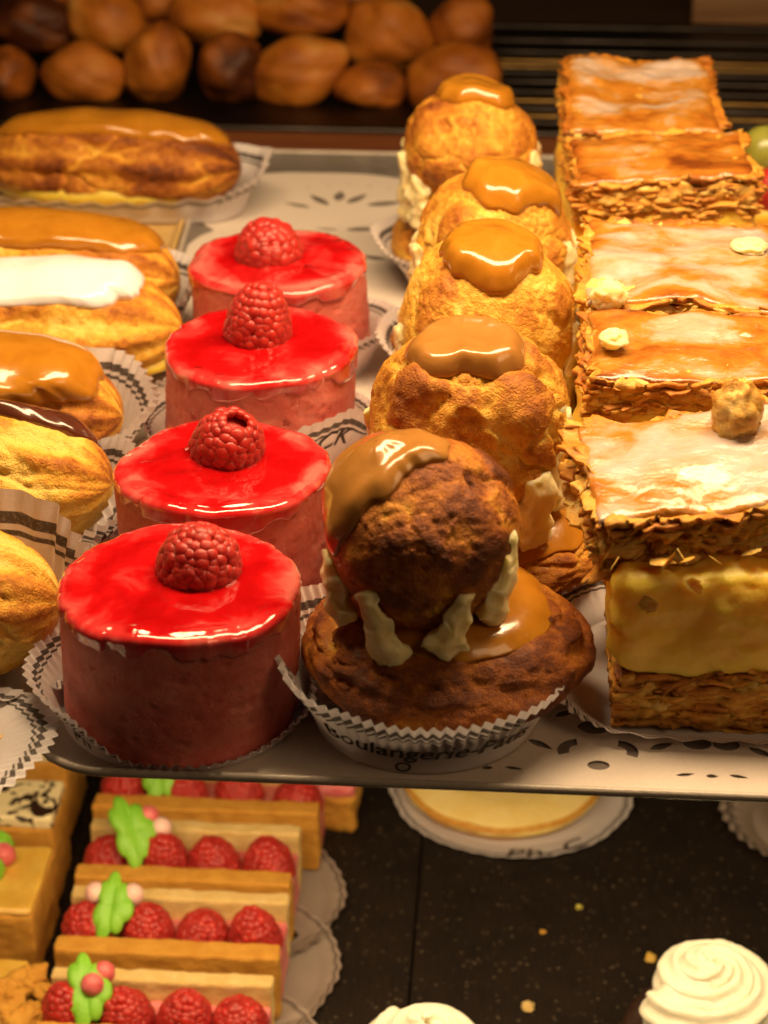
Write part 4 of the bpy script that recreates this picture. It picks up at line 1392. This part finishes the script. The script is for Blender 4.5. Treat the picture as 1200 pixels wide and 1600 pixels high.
def rosette(label, c, R, seed, zc=4.0):
    t = thing('chocolate_tartlet', label, 'tartlet', (c[0], c[1], ZB + .05), 0, 'chocolate tartlets with cream rosettes')
    V, Fq = sphere(40, 80)
    V = V * [R * 1.12, R * 1.12, zc * .55] * (1 + .06 * fbm(V * 4 + seed, 4, seed))[:, None]
    V[:, 2] = np.maximum(V[:, 2], -zc * .48)
    MB().add(V + [0, 0, zc * .5], Fq).build('chocolate_cake', M['chocolate'], t)
    n = 420
    u = np.linspace(0, 1, n)
    a = u * 2 * math.pi * 2.55 + seed
    r = R * (0.70 - 0.62 * u ** 0.9)
    path = np.c_[r * np.cos(a), r * np.sin(a), zc + .45 + 1.5 * u ** 1.2]
    rad = R * (0.34 - 0.16 * u) * sst(0, .04, u) * np.where(u > .93, np.sqrt(np.maximum(0.02, 1 - ((u - .93) / .07) ** 2)), 1)
    V, Fq = tube(path, rad + .02, 40, .15, 8, None, .055, seed, .05)
    D, Fd = sphere(20, 40)
    mb = MB().add(V, Fq)
    mb.add(D * [R * .75, R * .75, .9] + [0, 0, zc + .5], Fd)
    mb.build('cream_rosette', M['whip'], t)
    rg = np.random.RandomState(seed)
    for k in range(14):
        aa = rg.uniform(math.pi * .9, math.pi * 2.0)
        p0 = np.array([math.cos(aa) * R * 1.05, math.sin(aa) * R * 1.05, zc * .62 + rg.uniform(-.3, .5)])
        d = np.array([rg.uniform(-.6, .6), rg.uniform(-.6, .2), rg.uniform(0, .6)])
        V, Fq = tube(np.array([p0 + d * q for q in np.linspace(0, 1, 5)]), np.full(5, .09), 6)
        MB().add(V, Fq).build('chocolate_shaving', M['chocolate'], t)
    return t


p = at(1110, 1540, ZB + 5.0)
rosette('chocolate tartlet topped by the large cream rosette at the lower right', (p[0], p[1]), 2.95, 3)
p = at(668, 1632, ZB + 5.0)
rosette('chocolate tartlet whose cream rosette just rises over the bottom edge', (p[0], p[1]), 2.5, 8)
p = at(1225, 1285, ZB + .5)
paper_case('shade-darkened scalloped paper case at the right edge below the tray', (p[0] + 2.0, p[1] + .5), 3.4, .9, [(0, 1.2), (180, 1.5)], N=40, amp=.1, seed=81, z=ZB + .02, mat='paper_shaded')
dab('tart_filling', 'orange pastry mound in the shade-darkened paper case at the right edge', (p[0] + 2.2, p[1] + .5, ZB + 1.2), 3.0, 83, 'jelly', .35, 'pastry', .08)
for i, (px, py, s, m, lb) in enumerate(((905, 1417, .15, 'custard', 'tiny orange crumb in the middle of the black board'), (848, 1456, .12, 'sponge', 'tiny golden crumb left of the orange one on the board'),
                                        (825, 1573, .25, 'spongepale', 'yellow crumb between the two cream rosettes'), (1018, 1496, .24, 'jelly', 'orange crumb left of the large cream rosette'))):
    q = at(px, py, ZB + s * .4)
    dab('cake_crumb', lb, q, s, 90 + i, m, .6, 'crumb', .6)
q = at(522, 1240, ZB + 2.0)
t = thing('pastry_piece', 'red glazed pastry piece right of the top raspberry bar', 'pastry', (q[0], q[1] + .8, ZB + .05))
V, Fq = blob_box(-1.0, 1.0, -1.0, 1.4, 0, 1.9, 95, .3, .2, (10, 10, 8))
MB().add(V, Fq).build('sponge', M['sponge'], t)
V, Fq = blob_box(-.9, 1.0, -.95, 1.4, 1.75, 2.5, 97, .3, .2, (10, 10, 4))
MB().add(V, Fq).build('red_topping', M['pinkcream'], t)

# ------------------------------------------------------------------ background: bread rolls on a dark sheet, rack, crate
t = thing('baking_sheet', 'dark baking sheet under the pile of bread rolls', 'tray', (-14, 127, -3.4))
P, Fq, N = rbox(44, 26, .4, .15, (2, 2, 1))
MB().add(P + [0, 0, .22], Fq).build('sheet', M['blackmetal'], t)
P, Fq, N = rbox(44, .5, 1.1, .2, (2, 2, 1))
MB().add(P + [0, -13, .75], Fq).build('front_lip', M['blackmetal'], t)
ROLLS = [(15, 118, 36, 40, 0, 'low'), (133, 116, 63, 46, 0, 'low'), (247, 98, 46, 58, 20, 'low'), (362, 108, 48, 52, 0, 'low'), (468, 112, 74, 50, -25, 'low'), (580, 138, 54, 36, 0, 'low'),
         (712, 128, 72, 58, -20, 'low'), (50, 36, 64, 42, 0, 'up'), (168, 34, 58, 48, 30, 'up'), (335, 26, 70, 42, 0, 'up'), (474, 18, 70, 36, 0, 'up'), (606, 55, 68, 55, 10, 'up'), (722, 42, 46, 44, 0, 'up'),
         (250, 0, 60, 40, 0, 'up'), (410, -18, 60, 40, 0, 'up'), (560, -12, 64, 40, 0, 'up'), (100, -20, 60, 40, 0, 'up')]
RL = ['small roll at the left edge, bottom row', 'broad round roll in the bottom row above the rear eclair', 'upright oval roll in the bottom row', 'dark shaded roll in the bottom row', 'large slanted roll with floury patch in the bottom row',
      'small flat roll in the bottom row', 'large roll behind the rearmost cream puff', 'dark broad roll in the upper row at the left', 'slanted floury roll in the upper row', 'pale golden roll in the upper row',
      'wide roll above the slanted floury one', 'round bright roll above the small flat roll', 'small roll above the rearmost cream puff, right end of the pile', 'roll cut by the top edge over the oval roll', 'roll cut by the top edge left of the wide roll',
      'roll cut by the top edge above the round bright roll', 'roll cut by the top edge over the left end']
for i, (px, py, rx, ry, ang, row) in enumerate(ROLLS):
    Y = 122.0 if row == 'low' else 126.5
    if py < 10:
        Y = 130.0
    p = at_y(px, py, Y)
    sc_ = np.linalg.norm(p - [0, 0, CH]) / F_PX
    a, b = rx * sc_ * 1.06, ry * sc_ * 1.06
    D, Fq = sphere(40, 56)
    r = 1 + .14 * vnoise(D * 1.5 + i * 3, i) + .02 * fbm(D * 5 + i, 3, i)
    slash = np.exp(-((D[:, 2] * .6 + D[:, 0] * .5 - .2) / .09) ** 2) * sst(0, .5, D[:, 2] - D[:, 1])
    r = r - .05 * slash
    V = D * r[:, None] * [a, max(b, 2.0) * .95, b]
    V = tilt(V, np.zeros(3), 0, ang, 0)
    tone = .5 + (-.28, .12, .2, -.2, .28, .0, -.1, -.25, .2, .3, .05, .22, -.1, 0, .1, -.1, -.2)[i] + .35 * vnoise(D * 1.8 + i * 5, i + 3) + .12 * slash - .22 * (i in (3, 7))  # per-roll offsets paint the pile's light and shade contrast into the crust
    o = MB().add(V, Fq, tone=tone).build('bread_roll', M['bread'], None, p)
    tag(o, 'brown bread ' + RL[i], 'bread', 'bread rolls piled behind the tray')

t = thing('wire_rack', 'dark wire rack with brass coloured bars lying behind the custard slices', 'rack', (17, 126, -3.4))
for k, py in enumerate((190, 180, 168, 156, 142, 126, 112, 103, 94, 80, 62, 40)):
    q = at(830, py, -2.6)
    P, Fq, N = rbox(39, .75, .4, .18, (2, 2, 1))
    MB().add(P + [0, q[1] - 126, .75], Fq).build('bar', M['brass' if k in (1, 3, 7, 8) else 'blackmetal'], t)
y0_, y1_ = at(830, 196, -2.6)[1] - 126, at(830, 30, -2.6)[1] - 126
for x in (-19.6, 19.6):
    P, Fq, N = rbox(.8, y1_ - y0_, .5, .2, (2, 2, 1))
    MB().add(P + [x, (y0_ + y1_) / 2, .3], Fq).build('side_rail', M['blackmetal'], t)
p = at(1150, 38, -3.4)
t = thing('wooden_crate', 'tan wooden crate out of focus in the upper right corner', 'crate', (p[0] + 5.0, p[1] + 4.5, -3.4))
for k, (z0, z1) in enumerate(((0.05, 2.3), (2.6, 4.9), (5.2, 7.5))):
    for sy in (-1, 1):
        P, Fq, N = rbox(16, .8, z1 - z0, .15, (2, 2, 1))
        MB().add(P + [0, sy * 4.4, (z0 + z1) / 2], Fq).build('slat', M['tanwood'], t)
for sx in (-1, 1):
    P, Fq, N = rbox(.9, 7.9, 7.4, .15, (2, 2, 1))
    MB().add(P + [sx * 7.4, 0, 3.76], Fq).build('side', M['tanwood'], t)
